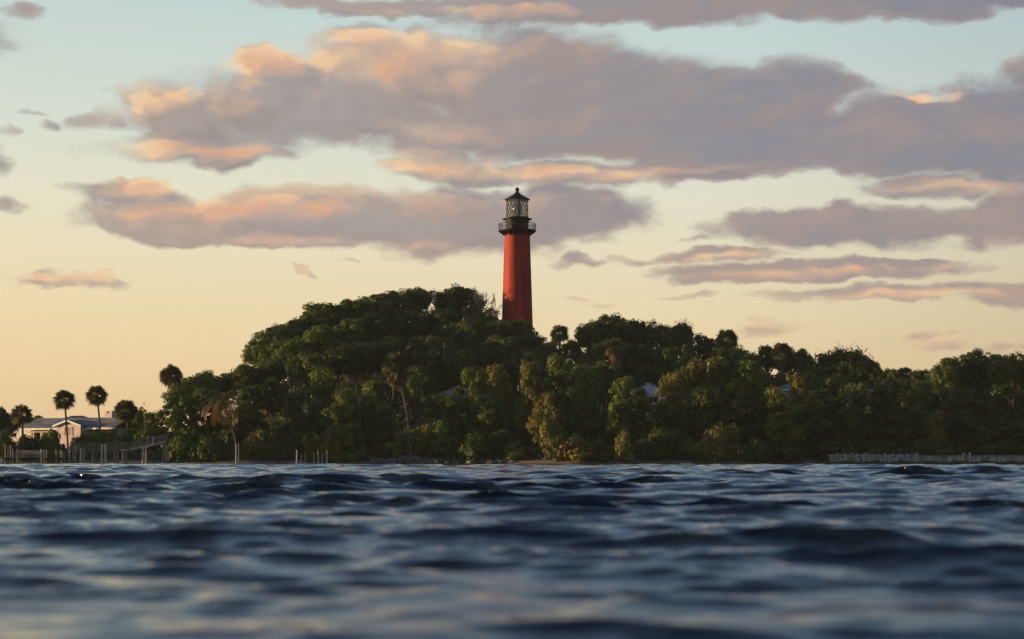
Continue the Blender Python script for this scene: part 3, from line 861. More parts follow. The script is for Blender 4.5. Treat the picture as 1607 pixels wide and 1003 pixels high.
L_dark = leaf_mat('dark_green_leaves', [(.038, .056, .015), (.062, .092, .019), (.088, .122, .024), (.122, .146, .032)])  # darker green, also painted on crowns that stand in shade
L_mid = leaf_mat('light_green_leaves', [(.055, .080, .016), (.092, .130, .020), (.126, .166, .025), (.162, .190, .034)])  # lighter green, also painted on crowns the low sun reaches
L_gold = leaf_mat('olive_gold_leaves', [(.060, .075, .018), (.120, .125, .024), (.185, .165, .030), (.230, .170, .034)])  # golden foliage, its colour partly standing in for low sun
L_palm = leaf_mat('palm_fronds', [(.045, .062, .024), (.075, .090, .030), (.110, .105, .038), (.14, .11, .05)], .2)
L_dead = leaf_mat('dead_palm_fronds', [(.07, .045, .022), (.10, .062, .03), (.14, .082, .035), (.12, .08, .05)], .15)
L_orange = leaf_mat('orange_palm_fronds', [(.10, .075, .02), (.20, .12, .025), (.26, .13, .028), (.16, .12, .03)], .2)
M_bark = mat('grey_brown_bark', (.10, .082, .065), .9, .25, 3.0, .15, stretch=(1, 1, .3))
M_bark2 = mat('pale_palm_bark', (.11, .092, .075), .9, .2, 4.0, .15, stretch=(.4, .4, 3))
M_twig = mat('bare_twig_bark', (.13, .115, .10), .9, .2, 3.0, .15)

def unit(v):
    return v / np.maximum(np.linalg.norm(v, axis=-1, keepdims=True), 1e-6)

def leaf_quads(pos, nrm, size, rg, aspect=1.7, fold=.0):
    n = len(pos)
    r_ = unit(rg.normal(size=(n, 3)))
    u = unit(np.cross(nrm, r_)); v = np.cross(nrm, u)
    s = size * rg.uniform(.55, 1.3, (n, 1))
    a = pos - u * s * aspect * .5; b = pos + v * s * .5; c = pos + u * s * aspect * .5; d = pos - v * s * .5
    V = np.stack([a, b, c, d], 1).reshape(-1, 3)
    Fc = np.arange(n * 4).reshape(n, 4)
    return V, Fc

def make_crown(name, seed, lobes, n_cl, per, leaf, cr, aspect=1.7, up=.35, fill=.35, spiky=0):
    """boughs of leaves over and through a set of lobes (cx,cy,cz,rx,ry,rz)"""
    rg = np.random.default_rng(seed)
    L = np.array(lobes, float)
    vol = L[:, 3] * L[:, 4] + L[:, 5] * L[:, 3]
    cents = []
    while len(cents) < n_cl:
        i = rg.choice(len(L), p=vol / vol.sum())
        d = unit(rg.normal(size=3) + np.array([0, 0, .25]))
        r_ = rg.uniform(.82, 1.04) if rg.random() > fill else rg.uniform(.3, .8)
        c = L[i, :3] + d * L[i, 3:] * r_
        q = ((c - L[:, :3]) / L[:, 3:])
        ins = (np.sum(q * q, 1) < .45).sum()
        if ins > (1 if r_ < .8 else 0) and rg.random() < .85: continue
        cents.append((c, i))
    P_, Nn = [], []
    for c, i in cents:
        n = int(per * rg.uniform(.6, 1.4))
        rad = cr * rg.uniform(.55, 1.25)
        d = unit(rg.normal(size=(n, 3)) + np.array([0, 0, .35]))
        out = unit(((c - L[i, :3]) / L[i, 3:])[None, :] + 1e-3)
        shape = np.array([1.15, 1.15, .72]) * rad
        pos = c + d * shape * rg.uniform(.55, 1.0, (n, 1)) ** .6
        if spiky:
            k = rg.random(n) < .18
            pos[k] += d[k] * rad * rg.uniform(.2, .8, (k.sum(), 1)) * spiky + np.array([0, 0, .15]) * spiky
        nn_ = unit(d * .7 + out * .35 + np.array([0, 0, up]) + rg.normal(size=(n, 3)) * .34)
        P_.append(pos); Nn.append(nn_)
    pos = np.concatenate(P_); nn_ = np.concatenate(Nn)
    V, Fc = leaf_quads(pos, nn_, leaf, rg, aspect)
    return mesh_np(name, V, Fc)

def limb_mesh(name, seed, lobes, h0, r0, lean=(0, 0), twigs=3):
    rd = random.Random(seed); mb = MB()
    top = Vector((lean[0], lean[1], h0))
    mb.tube([(0, 0, -1.2), (lean[0] * .2, lean[1] * .2, h0 * .4), top], [r0 * 1.35, r0, r0 * .8], 8)
    for (cx, cy, cz, rx, ry, rz) in lobes:
        c = Vector((cx, cy, cz))
        mid = top.lerp(c, .5) + Vector((rd.uniform(-.4, .4), rd.uniform(-.4, .4), .3))
        mb.tube([top - Vector((0, 0, .3)), mid, c], [r0 * .6, r0 * .4, r0 * .16], 6)
        for _ in range(twigs):
            d = Vector((rd.uniform(-1, 1) * rx, rd.uniform(-1, 1) * ry, rd.uniform(-.3, 1) * rz)) * .85
            mb.tube([mid.lerp(c, .6), c + d * .5 + Vector((0, 0, .1)), c + d], [r0 * .18, r0 * .1, r0 * .03], 4, False)
    me = bpy.data.meshes.new(name); me.from_pydata(mb.v, [], mb.f); me.update(); me.materials.append(M_bark)
    return me

def lobes_round(seed, W_, H_, n, base=.35):
    """lobes of a broad crown W_ wide whose top is at H_"""
    rd = random.Random(seed); out = [(0, 0, H_ * .66, W_ * .30, W_ * .30, H_ * .30)]
    for k in range(n):
        a = 2 * math.pi * k / n + rd.uniform(-.35, .35)
        rr_ = W_ * rd.uniform(.26, .36); z = H_ * rd.uniform(base + .05, .74)
        s = W_ * rd.uniform(.15, .23)
        out.append((rr_ * math.cos(a), rr_ * math.sin(a), z, s, s, min(s * rd.uniform(.75, 1.1), (H_ - z) * .98)))
    for k in range(max(2, n // 2)):
        a = rd.uniform(0, 6.28); rr_ = W_ * rd.uniform(.05, .22); s = W_ * rd.uniform(.13, .19)
        out.append((rr_ * math.cos(a), rr_ * math.sin(a), H_ - s * .85, s, s, s * .8))
    return out

PROTO = {}     # kind -> list of (parts [(name, mesh)], width, height)
def measure(me):
    co = np.empty(len(me.vertices) * 3, np.float32); me.vertices.foreach_get('co', co); co = co.reshape(-1, 3)
    return max(np.percentile(co[:, 0], 99) - np.percentile(co[:, 0], 1), np.percentile(co[:, 1], 99) - np.percentile(co[:, 1], 1)), np.percentile(co[:, 2], 99.6)
def add_proto(kind, parts, key=0):
    w, h_ = measure(parts[key][1])
    PROTO.setdefault(kind, []).append((parts, w, h_))
def leafed(me, m_):
    me.materials.append(m_); return me

for s in range(5):          # broad dense canopy trees
    lb = lobes_round(10 + s, 10.5, 8.2, 7, .42)
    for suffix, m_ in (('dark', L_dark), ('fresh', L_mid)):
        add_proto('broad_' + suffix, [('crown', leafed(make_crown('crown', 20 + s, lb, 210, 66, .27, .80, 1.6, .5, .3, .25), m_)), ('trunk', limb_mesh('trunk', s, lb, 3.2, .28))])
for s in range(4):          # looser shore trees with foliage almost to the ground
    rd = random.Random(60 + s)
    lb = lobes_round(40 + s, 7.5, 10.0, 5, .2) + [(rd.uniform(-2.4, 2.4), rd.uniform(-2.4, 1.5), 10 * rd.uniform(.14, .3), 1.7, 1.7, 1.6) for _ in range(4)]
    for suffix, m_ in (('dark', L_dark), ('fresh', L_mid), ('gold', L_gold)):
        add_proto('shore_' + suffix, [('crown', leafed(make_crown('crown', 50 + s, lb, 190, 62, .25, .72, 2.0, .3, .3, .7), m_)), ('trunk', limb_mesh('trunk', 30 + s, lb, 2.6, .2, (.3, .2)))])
for s in range(3):          # low bushes
    rd = random.Random(80 + s)
    lb = [(rd.uniform(-1.3, 1.3), rd.uniform(-1.1, 1.1), rd.uniform(.7, 1.9), rd.uniform(.8, 1.25), rd.uniform(.8, 1.2), rd.uniform(.7, 1.15)) for _ in range(7)]
    for suffix, m_ in (('dark', L_dark), ('fresh', L_mid), ('gold', L_gold)):
        add_proto('bush_' + suffix, [('crown', leafed(make_crown('crown', 90 + s, lb, 62, 60, .24, .58, 2.0, .3, .3, .6), m_)), ('stem', limb_mesh('stem', 70 + s, lb[:5], .5, .09, (0, 0), 2))])
for s in range(2):          # feathery upright trees, ragged against the sky
    rd = random.Random(100 + s)
    lb = [(rd.uniform(-2.4, 2.4), rd.uniform(-2.2, 2.2), rd.uniform(3.5, 9.0), rd.uniform(.9, 1.6), rd.uniform(.9, 1.6), rd.uniform(1.0, 1.9)) for _ in range(16)]
    lb = [(a, b, min(c, 10.4 - .9 * abs(a) - f), d, e, f) for a, b, c, d, e, f in lb]
    add_proto('feathery', [('crown', leafed(make_crown('crown', 110 + s, lb, 150, 56, .20, .75, 4.2, .5, .35, 1.5), L_dark)), ('trunk', limb_mesh('trunk', 105 + s, lb[:9], 3.6, .2))])
    add_proto('airy', [('crown', leafed(make_crown('crown', 120 + s, lb, 62, 40, .22, .7, 2.4, .4, .2, 1.0), L_dark)), ('trunk', limb_mesh('trunk', 115 + s, lb, 3.2, .2, (.2, 0), 6))])

def bare_tree_mesh(seed):
    rd = random.Random(seed); mb = MB()
    def grow(p, d, L_, r, depth):
        pts = [p]; q = p.copy(); dd = d.copy()
        for _ in range(3):
            dd = (dd + Vector((rd.uniform(-.25, .25), rd.uniform(-.25, .25), rd.uniform(-.05, .2)))).normalized()
            q = q + dd * L_ / 3; pts.append(q.copy())
        mb.tube(pts, [r, r * .9, r * .8, r * .68], 5 if depth > 2 else 4, False)
        if depth <= 0: return
        for k in range(rd.choice((2, 3, 3))):
            nd = (dd + Vector((rd.uniform(-.95, .95), rd.uniform(-.95, .95), rd.uniform(-.25, .6)))).normalized()
            grow(pts[rd.choice((2, 3))], nd, L_ * rd.uniform(.62, .82), r * .68, depth - 1)
    grow(Vector((0, 0, -1)), Vector((.1, 0, 1)), 4.2, .30, 6)
    me = bpy.data.meshes.new('branches'); me.from_pydata(mb.v, [], mb.f); me.update(); me.materials.append(M_twig)
    return me
for s in (3, 8): add_proto('bare', [('branches', bare_tree_mesh(s))])

def fan_head(seed, n, R_, dead=False):
    """ball of folded fan leaves (sabal)"""
    rg = np.random.default_rng(seed); V, Fc = [], []
    for i in range(n):
        az_ = i * 2.399963 + rg.uniform(-.2, .2)
        t = (i + .5) / n
        el = (math.asin(1 - 1.78 * t) if not dead else math.radians(-35 - 48 * t)) + rg.uniform(-.12, .12)
        d = np.array([math.cos(el) * math.cos(az_), math.cos(el) * math.sin(az_), math.sin(el)])
        side = unit(np.cross(d, np.array([0, 0, 1.0])) + 1e-5); nrm = np.cross(side, d)
        roll = rg.uniform(-.9, .9); side, nrm = side * math.cos(roll) + nrm * math.sin(roll), nrm * math.cos(roll) - side * math.sin(roll)
        pet = R_ * rg.uniform(.42, .58); hub = d * pet
        b = len(V)
        w = .022
        V += [d * .1 - side * w, d * .1 + side * w, hub + side * w, hub - side * w]; Fc.append((b, b + 1, b + 2, b + 3))
        seg = 15; fr = R_ * rg.uniform(.50, .62)
        for k in range(seg):
            a = math.radians(-112 + 224 * k / (seg - 1)) + rg.uniform(-.03, .03)
            if dead: a *= .55
            dr = d * math.cos(a) + side * math.sin(a)
            ln = fr * (1 - .25 * abs(a) / 2.0) * rg.uniform(.85, 1.1)
            pr = unit(np.cross(nrm, dr)) * .075 * R_ / 1.6
            tip = hub + dr * ln + np.array([0, 0, -.22 * ln]) + nrm * rg.uniform(-.06, .06)
            midp = hub + dr * ln * .55 + nrm * .04
            b = len(V)
            V += [hub, midp - pr, tip, midp + pr]; Fc.append((b, b + 1, b + 2, b + 3))
    return mesh_np('crown', np.array(V), np.array(Fc))

def palm_trunk(H_, r, bend, seed):
    mb = MB(); rd = random.Random(seed); n = 16
    pts = [(bend[0] * (t * t) - bend[0], bend[1] * t * t - bend[1], -1.0 + (H_ + 1.0) * t) for t in np.linspace(0, 1, n)]
    mb.tube(pts, [r * (1.25 - .35 * t + .05 * (i % 2)) for i, t in enumerate(np.linspace(0, 1, n))], 9)
    me = bpy.data.meshes.new('trunk'); me.from_pydata(mb.v, [], mb.f); me.update(); me.materials.append(M_bark2)
    me.polygons.foreach_set('use_smooth', np.ones(len(me.polygons), dtype=bool))
    return me

def make_sabal(loc, H_, headR, label, group, bend=(.3, 0), dead=0, r=.16, seed=1, leaves=46, cat='palm tree'):
    t = thing('sabal_palm', loc, label, cat, group)
    tr = obj('trunk', palm_trunk(H_, r, bend, seed), None, t)
    hd = obj('crown', leafed(fan_head(seed, leaves, headR), L_palm), None, t); hd.location = (0, 0, H_)
    if dead:
        dm = leafed(fan_head(seed + 50, dead, headR * .95, True), L_dead); dm.name = 'dead_fronds'
        dd = obj('dead_fronds', dm, None, t); dd.location = (0, 0, H_ - .1); k = min(1.0, dead / 26); dd.scale = (.45 + .4 * k, .45 + .4 * k, .55 + .85 * k)
    return t

def pinnate(seed, n, L_, el0, el1, droop=1.0, scale=1.0):
    rg = np.random.default_rng(seed); V, Fc = [], []
    for i in range(n):
        az_ = i * 2.399963 + rg.uniform(-.3, .3); el = math.radians(el0 + (el1 - el0) * (i + .5) / n)
        h_ = np.array([math.cos(az_), math.sin(az_), 0]); side = np.array([-math.sin(az_), math.cos(az_), 0])
        p = np.zeros(3); d = h_ * math.cos(el) + np.array([0, 0, math.sin(el)]); st = 22; ln = L_ * rg.uniform(.8, 1.1)
        for k in range(st):
            q = p + d * ln / st
            e2 = math.asin(np.clip(d[2], -1, 1)) - droop * .075
            d = h_ * math.cos(e2) + np.array([0, 0, math.sin(e2)])
            b = len(V); w = .03 * (1 - k / st) + .008
            V += [p - side * w, p + side * w, q + side * w, q - side * w]; Fc.append((b, b + 1, b + 2, b + 3))
            if k > 2:
                ll = .75 * math.sin(math.pi * (k + 2) / (st + 4)) ** .6
                for sg in (-1, 1):
                    for _ in range(2):
                        o_ = p + (q - p) * rg.random()
                        tip = o_ + side * sg * ll * rg.uniform(.7, 1.05) + d * ll * .45 + np.array([0, 0, -.45 * ll * rg.uniform(.5, 1.2)])
                        b = len(V); pr = d * .045
                        V += [o_ - pr, (o_ + tip) / 2 - pr * .8, tip, (o_ + tip) / 2 + pr * .8]; Fc.append((b, b + 1, b + 2, b + 3))
            p = q
    return mesh_np('crown', np.array(V), np.array(Fc))

# --- palms one can tell apart
def palm_at(px, py_c, head_px, Y, label, group, foot_px=None, dead=0, seed=1, leaves=48, r=.16):
    leaves = int(leaves * 1.25)
    x = px_x(px, Y); zc = px_z(py_c, Y)
    fx = px_x(foot_px if foot_px else px, Y); g0 = gz(fx, Y)
    make_sabal((x, Y, g0), zc - g0, head_px / F * Y / 2 * 1.16, label, group, (x - fx, 0), dead, r, seed, leaves)
GPL = 'palms by the bungalow'
palm_at(34, 651, 33, 292, 'cabbage palm with flattened brown tinged head at the left end of the bungalow roof', GPL, 37, 6, 1)
palm_at(101, 628, 33, 292, 'tall thin cabbage palm with round head rising before the pink gable', GPL, 107, 3, 2, 54, .13)
palm_at(152, 621, 33, 296, 'tallest cabbage palm, round head beside the bungalow chimney', GPL, 159, 8, 3, 56, .13)
palm_at(198, 645, 36, 300, 'short cabbage palm with wide bushy head right of the bungalow', GPL, 203, 10, 4, 60)
palm_at(269, 590, 36, 303, 'cabbage palm whose round head stands out over the left end of the wooded hill', 'palms on the wooded island', 276, 8, 5, 56)
palm_at(621, 573, 42, 287, 'leaning cabbage palm with shaggy brown skirt on the slope left of the tan cottage', 'palms on the wooded island', 645, 26, 6, 44)
palm_at(966, 546, 32, 318, 'cabbage palm with hanging brown skirt right of the lighthouse', 'palms on the wooded island', 970, 34, 7, 36)
palm_at(878, 524, 30, 332, 'small round headed palm on the skyline just right of the lighthouse', 'palms on the wooded island', 879, 4, 8, 44)
palm_at(1226, 553, 32, 322, 'cabbage palm with thick brown skirt on the right skyline', 'palms on the wooded island', 1229, 34, 9, 44)
palm_at(1141, 533, 34, 330, 'round headed palm on the skyline above the gold shore bush at right', 'palms on the wooded island', 1143, 4, 12, 54)
palm_at(1421, 588, 26, 318, 'low round palm in the skyline dip at far right', 'palms on the wooded island', 1421, 4, 13, 50)
Yc = 283.5
fx = px_x(374, Yc); g0 = gz(fx, Yc); x = px_x(349, Yc); zc = px_z(630, Yc)
cp = thing('coconut_palm', (x, Yc, g0), 'coconut palm with drooping orange dying fronds at the shore left of centre', 'palm tree', 'palms on the wooded island')
obj('trunk', palm_trunk(zc - g0, .13, (x - fx, 0), 20), None, cp)
o = obj('crown', leafed(pinnate(20, 17, 4.4, 80, 0, 1.2), L_palm), None, cp); o.location = (0, 0, zc - g0)
dm = leafed(pinnate(21, 12, 3.8, 30, -30, 1.2), L_orange); dm.name = 'dying_fronds'
o = obj('dying_fronds', dm, None, cp); o.location = (0, 0, zc - g0 - .1)

# --- broadleaf trees, mangroves and bushes
GH = 'trees along the skyline of the tower hill'
GS = 'trees on the face of the tower hill'
GR = 'trees on the skyline right of the lighthouse'
GF = 'trees standing along the island shore'
GB = 'bushes at the water edge'
GL = 'planting round the bungalow'
NAMES = {'broad': ('broadleaf_tree', 'tree'), 'shore': ('shore_tree', 'tree'), 'bush': ('bush', 'bush'), 'feathery': ('feathery_tree', 'tree'), 'airy': ('sparse_tree', 'tree'), 'bare': ('bare_tree', 'tree')}
trr = random.Random(11)
count = {}
def tree(kind, px, py_top, w_px, Y, label, group, stretch=1.0, idx=None):
    x = px_x(px, Y); g0 = gz(x, Y); H_ = px_z(py_top, Y) - g0; Wm = w_px / F * Y
    ps = PROTO[kind]; i = count.get(kind, trr.randrange(9)) if idx is None else idx
    count[kind] = i + 1
    parts, w, h_ = ps[i % len(ps)]
    nm, cat = NAMES[kind.split('_')[0]]
    t = thing(nm, (x, Y, g0), label, cat, group, trr.uniform(0, 6.28))
    sx = Wm / w
    t.scale = (sx, sx, H_ / h_)
    lift = 0.0
    lim = 1.12 if group in (GH, GS) else 1.45
    if kind.startswith(('broad', 'airy')) and H_ / h_ > lim * sx:      # a taller tree carries the same crown on a longer trunk
        sz = lim * sx
        t.scale = (sx, sx, sz); lift = H_ / sz - h_
    for pn, me in parts:
        o = obj(pn, me, None, t)
        if lift:
            if pn == 'crown': o.location = (0, 0, lift)
            else: o.scale = (1, 1, (h_ + lift) / h_)
    return t

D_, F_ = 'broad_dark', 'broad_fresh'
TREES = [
 # skyline of the hill, from the left end up to the tower
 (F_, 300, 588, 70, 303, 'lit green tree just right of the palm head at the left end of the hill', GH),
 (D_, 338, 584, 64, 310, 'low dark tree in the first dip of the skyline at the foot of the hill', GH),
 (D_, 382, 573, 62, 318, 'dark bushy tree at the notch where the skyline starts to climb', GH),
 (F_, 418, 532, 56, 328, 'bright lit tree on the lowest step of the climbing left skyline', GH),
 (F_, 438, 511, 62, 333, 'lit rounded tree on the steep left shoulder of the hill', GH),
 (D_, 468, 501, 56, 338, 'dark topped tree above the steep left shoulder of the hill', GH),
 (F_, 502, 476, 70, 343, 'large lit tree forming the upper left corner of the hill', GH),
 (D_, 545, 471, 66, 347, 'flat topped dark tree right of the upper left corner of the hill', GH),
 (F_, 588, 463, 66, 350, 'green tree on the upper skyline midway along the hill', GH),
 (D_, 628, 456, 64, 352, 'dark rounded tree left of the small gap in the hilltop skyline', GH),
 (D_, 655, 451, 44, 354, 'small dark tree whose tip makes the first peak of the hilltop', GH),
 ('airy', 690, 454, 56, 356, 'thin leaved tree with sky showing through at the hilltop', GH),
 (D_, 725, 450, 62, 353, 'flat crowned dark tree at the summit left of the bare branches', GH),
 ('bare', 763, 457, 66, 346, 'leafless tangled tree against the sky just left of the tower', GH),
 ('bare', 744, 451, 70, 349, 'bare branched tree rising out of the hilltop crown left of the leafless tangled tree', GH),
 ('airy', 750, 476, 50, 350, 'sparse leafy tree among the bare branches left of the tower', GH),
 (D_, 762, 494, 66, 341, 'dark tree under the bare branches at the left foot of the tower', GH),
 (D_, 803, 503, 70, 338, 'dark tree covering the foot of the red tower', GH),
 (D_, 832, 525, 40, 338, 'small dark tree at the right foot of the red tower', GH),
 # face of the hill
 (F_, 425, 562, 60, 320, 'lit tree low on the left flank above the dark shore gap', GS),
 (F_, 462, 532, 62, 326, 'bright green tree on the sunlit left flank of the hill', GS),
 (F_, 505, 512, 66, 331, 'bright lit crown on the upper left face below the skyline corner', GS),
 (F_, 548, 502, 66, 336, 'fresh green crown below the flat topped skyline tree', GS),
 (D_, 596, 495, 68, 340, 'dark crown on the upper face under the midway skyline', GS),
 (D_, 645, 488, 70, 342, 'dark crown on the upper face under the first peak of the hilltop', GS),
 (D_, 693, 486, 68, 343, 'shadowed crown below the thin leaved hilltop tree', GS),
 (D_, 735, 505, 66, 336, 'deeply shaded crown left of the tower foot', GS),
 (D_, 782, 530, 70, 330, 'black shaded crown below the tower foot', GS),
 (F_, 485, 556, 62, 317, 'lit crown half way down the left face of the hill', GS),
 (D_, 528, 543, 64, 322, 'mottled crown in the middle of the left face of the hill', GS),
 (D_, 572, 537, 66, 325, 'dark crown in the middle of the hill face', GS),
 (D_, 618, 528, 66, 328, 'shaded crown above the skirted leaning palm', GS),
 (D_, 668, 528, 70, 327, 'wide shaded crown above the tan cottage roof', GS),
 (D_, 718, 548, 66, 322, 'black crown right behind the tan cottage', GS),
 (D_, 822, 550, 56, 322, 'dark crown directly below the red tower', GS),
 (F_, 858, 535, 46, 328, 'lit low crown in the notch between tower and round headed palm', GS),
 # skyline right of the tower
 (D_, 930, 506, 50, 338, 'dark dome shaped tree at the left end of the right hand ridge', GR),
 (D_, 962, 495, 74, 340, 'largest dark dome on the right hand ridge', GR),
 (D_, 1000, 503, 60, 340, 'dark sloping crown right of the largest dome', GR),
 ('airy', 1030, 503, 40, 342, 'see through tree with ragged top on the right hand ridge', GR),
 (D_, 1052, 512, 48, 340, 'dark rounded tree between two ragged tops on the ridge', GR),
 ('feathery', 1073, 505, 30, 340, 'narrow pointed tree sticking up from the ridge', GR),
 (D_, 1108, 525, 56, 336, 'dark low crown left of the round headed ridge palm', GR),
 (D_, 1148, 545, 60, 328, 'dark crown under the round headed ridge palm', GR),
 (D_, 898, 534, 36, 330, 'low dark crown between small palm and ridge dome', GR),
 ('airy', 1178, 553, 46, 326, 'loose ragged tree in the dip left of the thick skirted palm', GR),
 (D_, 1205, 543, 42, 332, 'flat topped dark tree just left of the thick skirted palm', GR),
 (D_, 1250, 547, 54, 326, 'dark crown just right of the thick skirted palm', GR),
 ('feathery', 1290, 556, 62, 322, 'ragged feathery tree on the right skyline before the tallest tuft', GR),
 ('feathery', 1328, 546, 68, 322, 'tallest ragged tufted tree on the right skyline', GR),
 (D_, 1362, 562, 58, 320, 'dark crown sloping down into the far right skyline dip', GR),
 (D_, 1395, 580, 44, 318, 'low dark crown left of the low round palm', GR),
 (D_, 1418, 596, 60, 310, 'dark crown filling the skyline dip under the low round palm', GR),
 (D_, 1445, 581, 44, 316, 'small brown green crown right of the low round palm', GR),
 (D_, 1000, 540, 70, 328, 'black shaded crown under the right hand ridge', GR),
 (D_, 940, 535, 62, 326, 'black shaded crown behind the skirted palm right of the tower', GR),
 (D_, 1062, 545, 66, 325, 'shaded crown on the slope under the narrow pointed tree', GR),
 # shore trees from left to right
 ('shore_fresh', 246, 648, 52, 296, 'small lit shore tree beside the dock ramp', GF),
 ('shore_fresh', 280, 622, 62, 294, 'yellow green shore tree below the left hand hill palm', GF),
 ('shore_dark', 318, 612, 60, 294, 'dark shore tree behind the orange coconut palm', GF),
 ('shore_dark', 388, 608, 64, 297, 'dark shore tree right of the coconut palm crown', GF),
 (D_, 428, 596, 60, 303, 'dark crown behind the black gap in the shore wood', GF),
 ('shore_dark', 462, 610, 52, 296, 'round black shore tree above the broken jetty row', GF),
 ('shore_fresh', 512, 580, 66, 302, 'brown green tree with pale patch on the lower slope left of the leaning palm', GF),
 ('shore_fresh', 545, 612, 60, 290, 'light green shore tree right of the broken jetty row', GF),
 ('shore_fresh', 585, 598, 60, 296, 'green shore tree left of the leaning skirted palm', GF),
 ('shore_dark', 606, 640, 48, 292, 'dark trunked shore tree under the leaning palm', GF),
 (D_, 655, 576, 62, 306, 'rounded dark tree right of the leaning skirted palm', GF),
 ('shore_dark', 686, 620, 60, 297, 'shadowed shore tree in front of the tan cottage', GF),
 ('shore_fresh', 742, 580, 54, 298, 'gold edged tree hiding the right half of the tan cottage', GF),
 ('shore_gold', 784, 574, 58, 300, 'olive gold tree below and left of the tower', GF),
 ('shore_dark', 716, 622, 66, 289, 'dark shore tree below the tan cottage roof', GF),
 ('shore_dark', 770, 622, 64, 287, 'black shore tree overhanging the sand strip', GF),
 ('shore_gold', 836, 570, 56, 296, 'olive gold tree straight below the tower', GF),
 ('shore_fresh', 884, 560, 62, 300, 'green shore tree below the small skyline palm', GF),
 ('shore_gold', 858, 618, 56, 283, 'gold flecked shore tree above the orange bush', GF),
 ('shore_fresh', 922, 574, 62, 296, 'green shore tree left of the pale blue roof', GF),
 ('shore_dark', 925, 632, 62, 283, 'dark shore tree between the orange bush and the gold bush', GF),
 ('shore_fresh', 976, 594, 56, 289, 'lit shore tree just left of the pale blue roof', GF),
 ('shore_gold', 1050, 586, 60, 290, 'gold green tree covering the right end of the pale blue roof', GF),
 ('shore_dark', 1002, 611, 74, 283, 'dark shore tree below the pale blue roofed house', GF),
 ('shore_gold', 1090, 566, 60, 298, 'olive tree with golden top left of the ridge palm', GF),
 ('shore_gold', 1132, 562, 58, 299, 'golden topped tree below the round headed ridge palm', GF),
 ('shore_dark', 1110, 612, 70, 287, 'broad dim shore tree behind the large gold bush', GF),
 ('shore_fresh', 1174, 568, 66, 297, 'grey green tree left of the long grey roof', GF),
 ('shore_dark', 1165, 622, 70, 286, 'wide dark shore tree right of the large gold bush', GF),
 ('shore_gold', 1262, 586, 64, 294, 'gold green tree in front of the long grey roof', GF),
 ('shore_gold', 1226, 609, 58, 284, 'small gold lit tree hanging over dark shade at right', GF),
 ('shore_dark', 1298, 590, 84, 294, 'dark tree in front of the middle of the long grey roof', GF),
 ('shore_dark', 1270, 644, 64, 286, 'black shore tree left of the timber bulkhead', GF),
 ('shore_dark', 1336, 602, 74, 289, 'black tree behind the left end of the timber bulkhead', GF),
 ('shore_dark', 1390, 600, 70, 293, 'blue green dim tree right of the long grey roof', GF),
 ('shore_dark', 1400, 650, 66, 287, 'dark tree with pale thin trunk behind the bulkhead', GF),
 ('shore_fresh', 1442, 598, 60, 296, 'green tree with a lit top below the far right skyline dip', GF),
 ('shore_dark', 1448, 645, 60, 287, 'shaded tree above the join of planks and wall', GF),
 (D_, 1488, 562, 66, 303, 'dark tree climbing out of the dip toward the far right', GF),
 (D_, 1525, 550, 70, 304, 'large dark dome at the far right skyline', GF),
 (F_, 1563, 556, 58, 303, 'green domed tree near the right edge of the frame', GF),
 ('airy', 1590, 553, 56, 306, 'sparse twiggy tree at the right edge with sky through it', GF),
 (D_, 1618, 560, 66, 308, 'dark tree cut by the right edge of the frame', GF),
 ('shore_dark', 1505, 610, 70, 292, 'shaded shore tree below the dark tree at far right', GF),
 ('shore_dark', 1560, 606, 72, 291, 'shaded shore tree below the green dome at far right', GF),
 ('shore_dark', 1615, 612, 66, 292, 'shaded shore tree at the right edge above the sea wall', GF),
 ('shore_dark', 1535, 655, 66, 286, 'black undergrowth tree behind the two pale sea wall posts', GF),
 ('shore_dark', 1590, 660, 66, 286, 'black undergrowth tree by the right edge of the sea wall', GF),
 (D_, 1500, 592, 66, 318, 'dim crown standing back between the two far right domes', GF),
 (D_, 1545, 585, 70, 320, 'dim crown standing back behind the large far right dome', GF),
 (D_, 1590, 590, 70, 320, 'dim crown standing back behind the twiggy tree at the right edge', GF),
 (D_, 1460, 605, 60, 314, 'dim crown in the hollow under the brown green crown', GF),
 (D_, 1185, 584, 64, 316, 'dim crown in the gap left of the thick skirted palm trunk', GF),
 (D_, 1236, 588, 60, 320, 'dim crown behind the ridge of the long grey roof', GF),
 (D_, 1010, 575, 70, 322, 'black crown behind the pale blue roof', GF),
 (D_, 945, 568, 66, 318, 'black crown at the foot of the skirted palm right of the tower', GF),
 (D_, 1075, 572, 70, 316, 'black crown filling the slope behind the olive tree with golden top', GF),
 (D_, 1130, 578, 70, 316, 'black crown filling the slope behind the golden topped tree', GF),
 (D_, 880, 572, 60, 316, 'black crown at the foot of the small skyline palm', GF),
 ('shore_dark', 1206, 612, 60, 300, 'dim shore tree under the left end of the long grey roof', GF),
 ('shore_dark', 1366, 614, 50, 304, 'dim shore tree under the right end of the long grey roof', GF),
 ('shore_dark', 1240, 640, 60, 290, 'black shore tree below the small gold lit tree', GF),
 ('shore_dark', 1050, 632, 66, 285, 'dim shore tree below the gold green tree by the pale blue roof', GF),
 # bushes at the water
 ('bush_fresh', 282, 680, 46, 288, 'yellow green bush at the end of the dock ramp', GB),
 ('bush_fresh', 318, 684, 44, 286, 'rounded green bush between dock ramp and coconut palm', GB),
 ('bush_dark', 345, 690, 36, 286, 'dark bush left of the coconut palm trunk', GB),
 ('bush_gold', 398, 676, 36, 287, 'gold green bush right of the coconut palm trunk', GB),
 ('bush_fresh', 422, 682, 36, 288, 'green bush in front of the black gap', GB),
 ('bush_dark', 448, 692, 40, 287, 'low dark bush left of the broken jetty row', GB),
 ('bush_fresh', 488, 680, 42, 288, 'green bush behind the broken jetty row', GB),
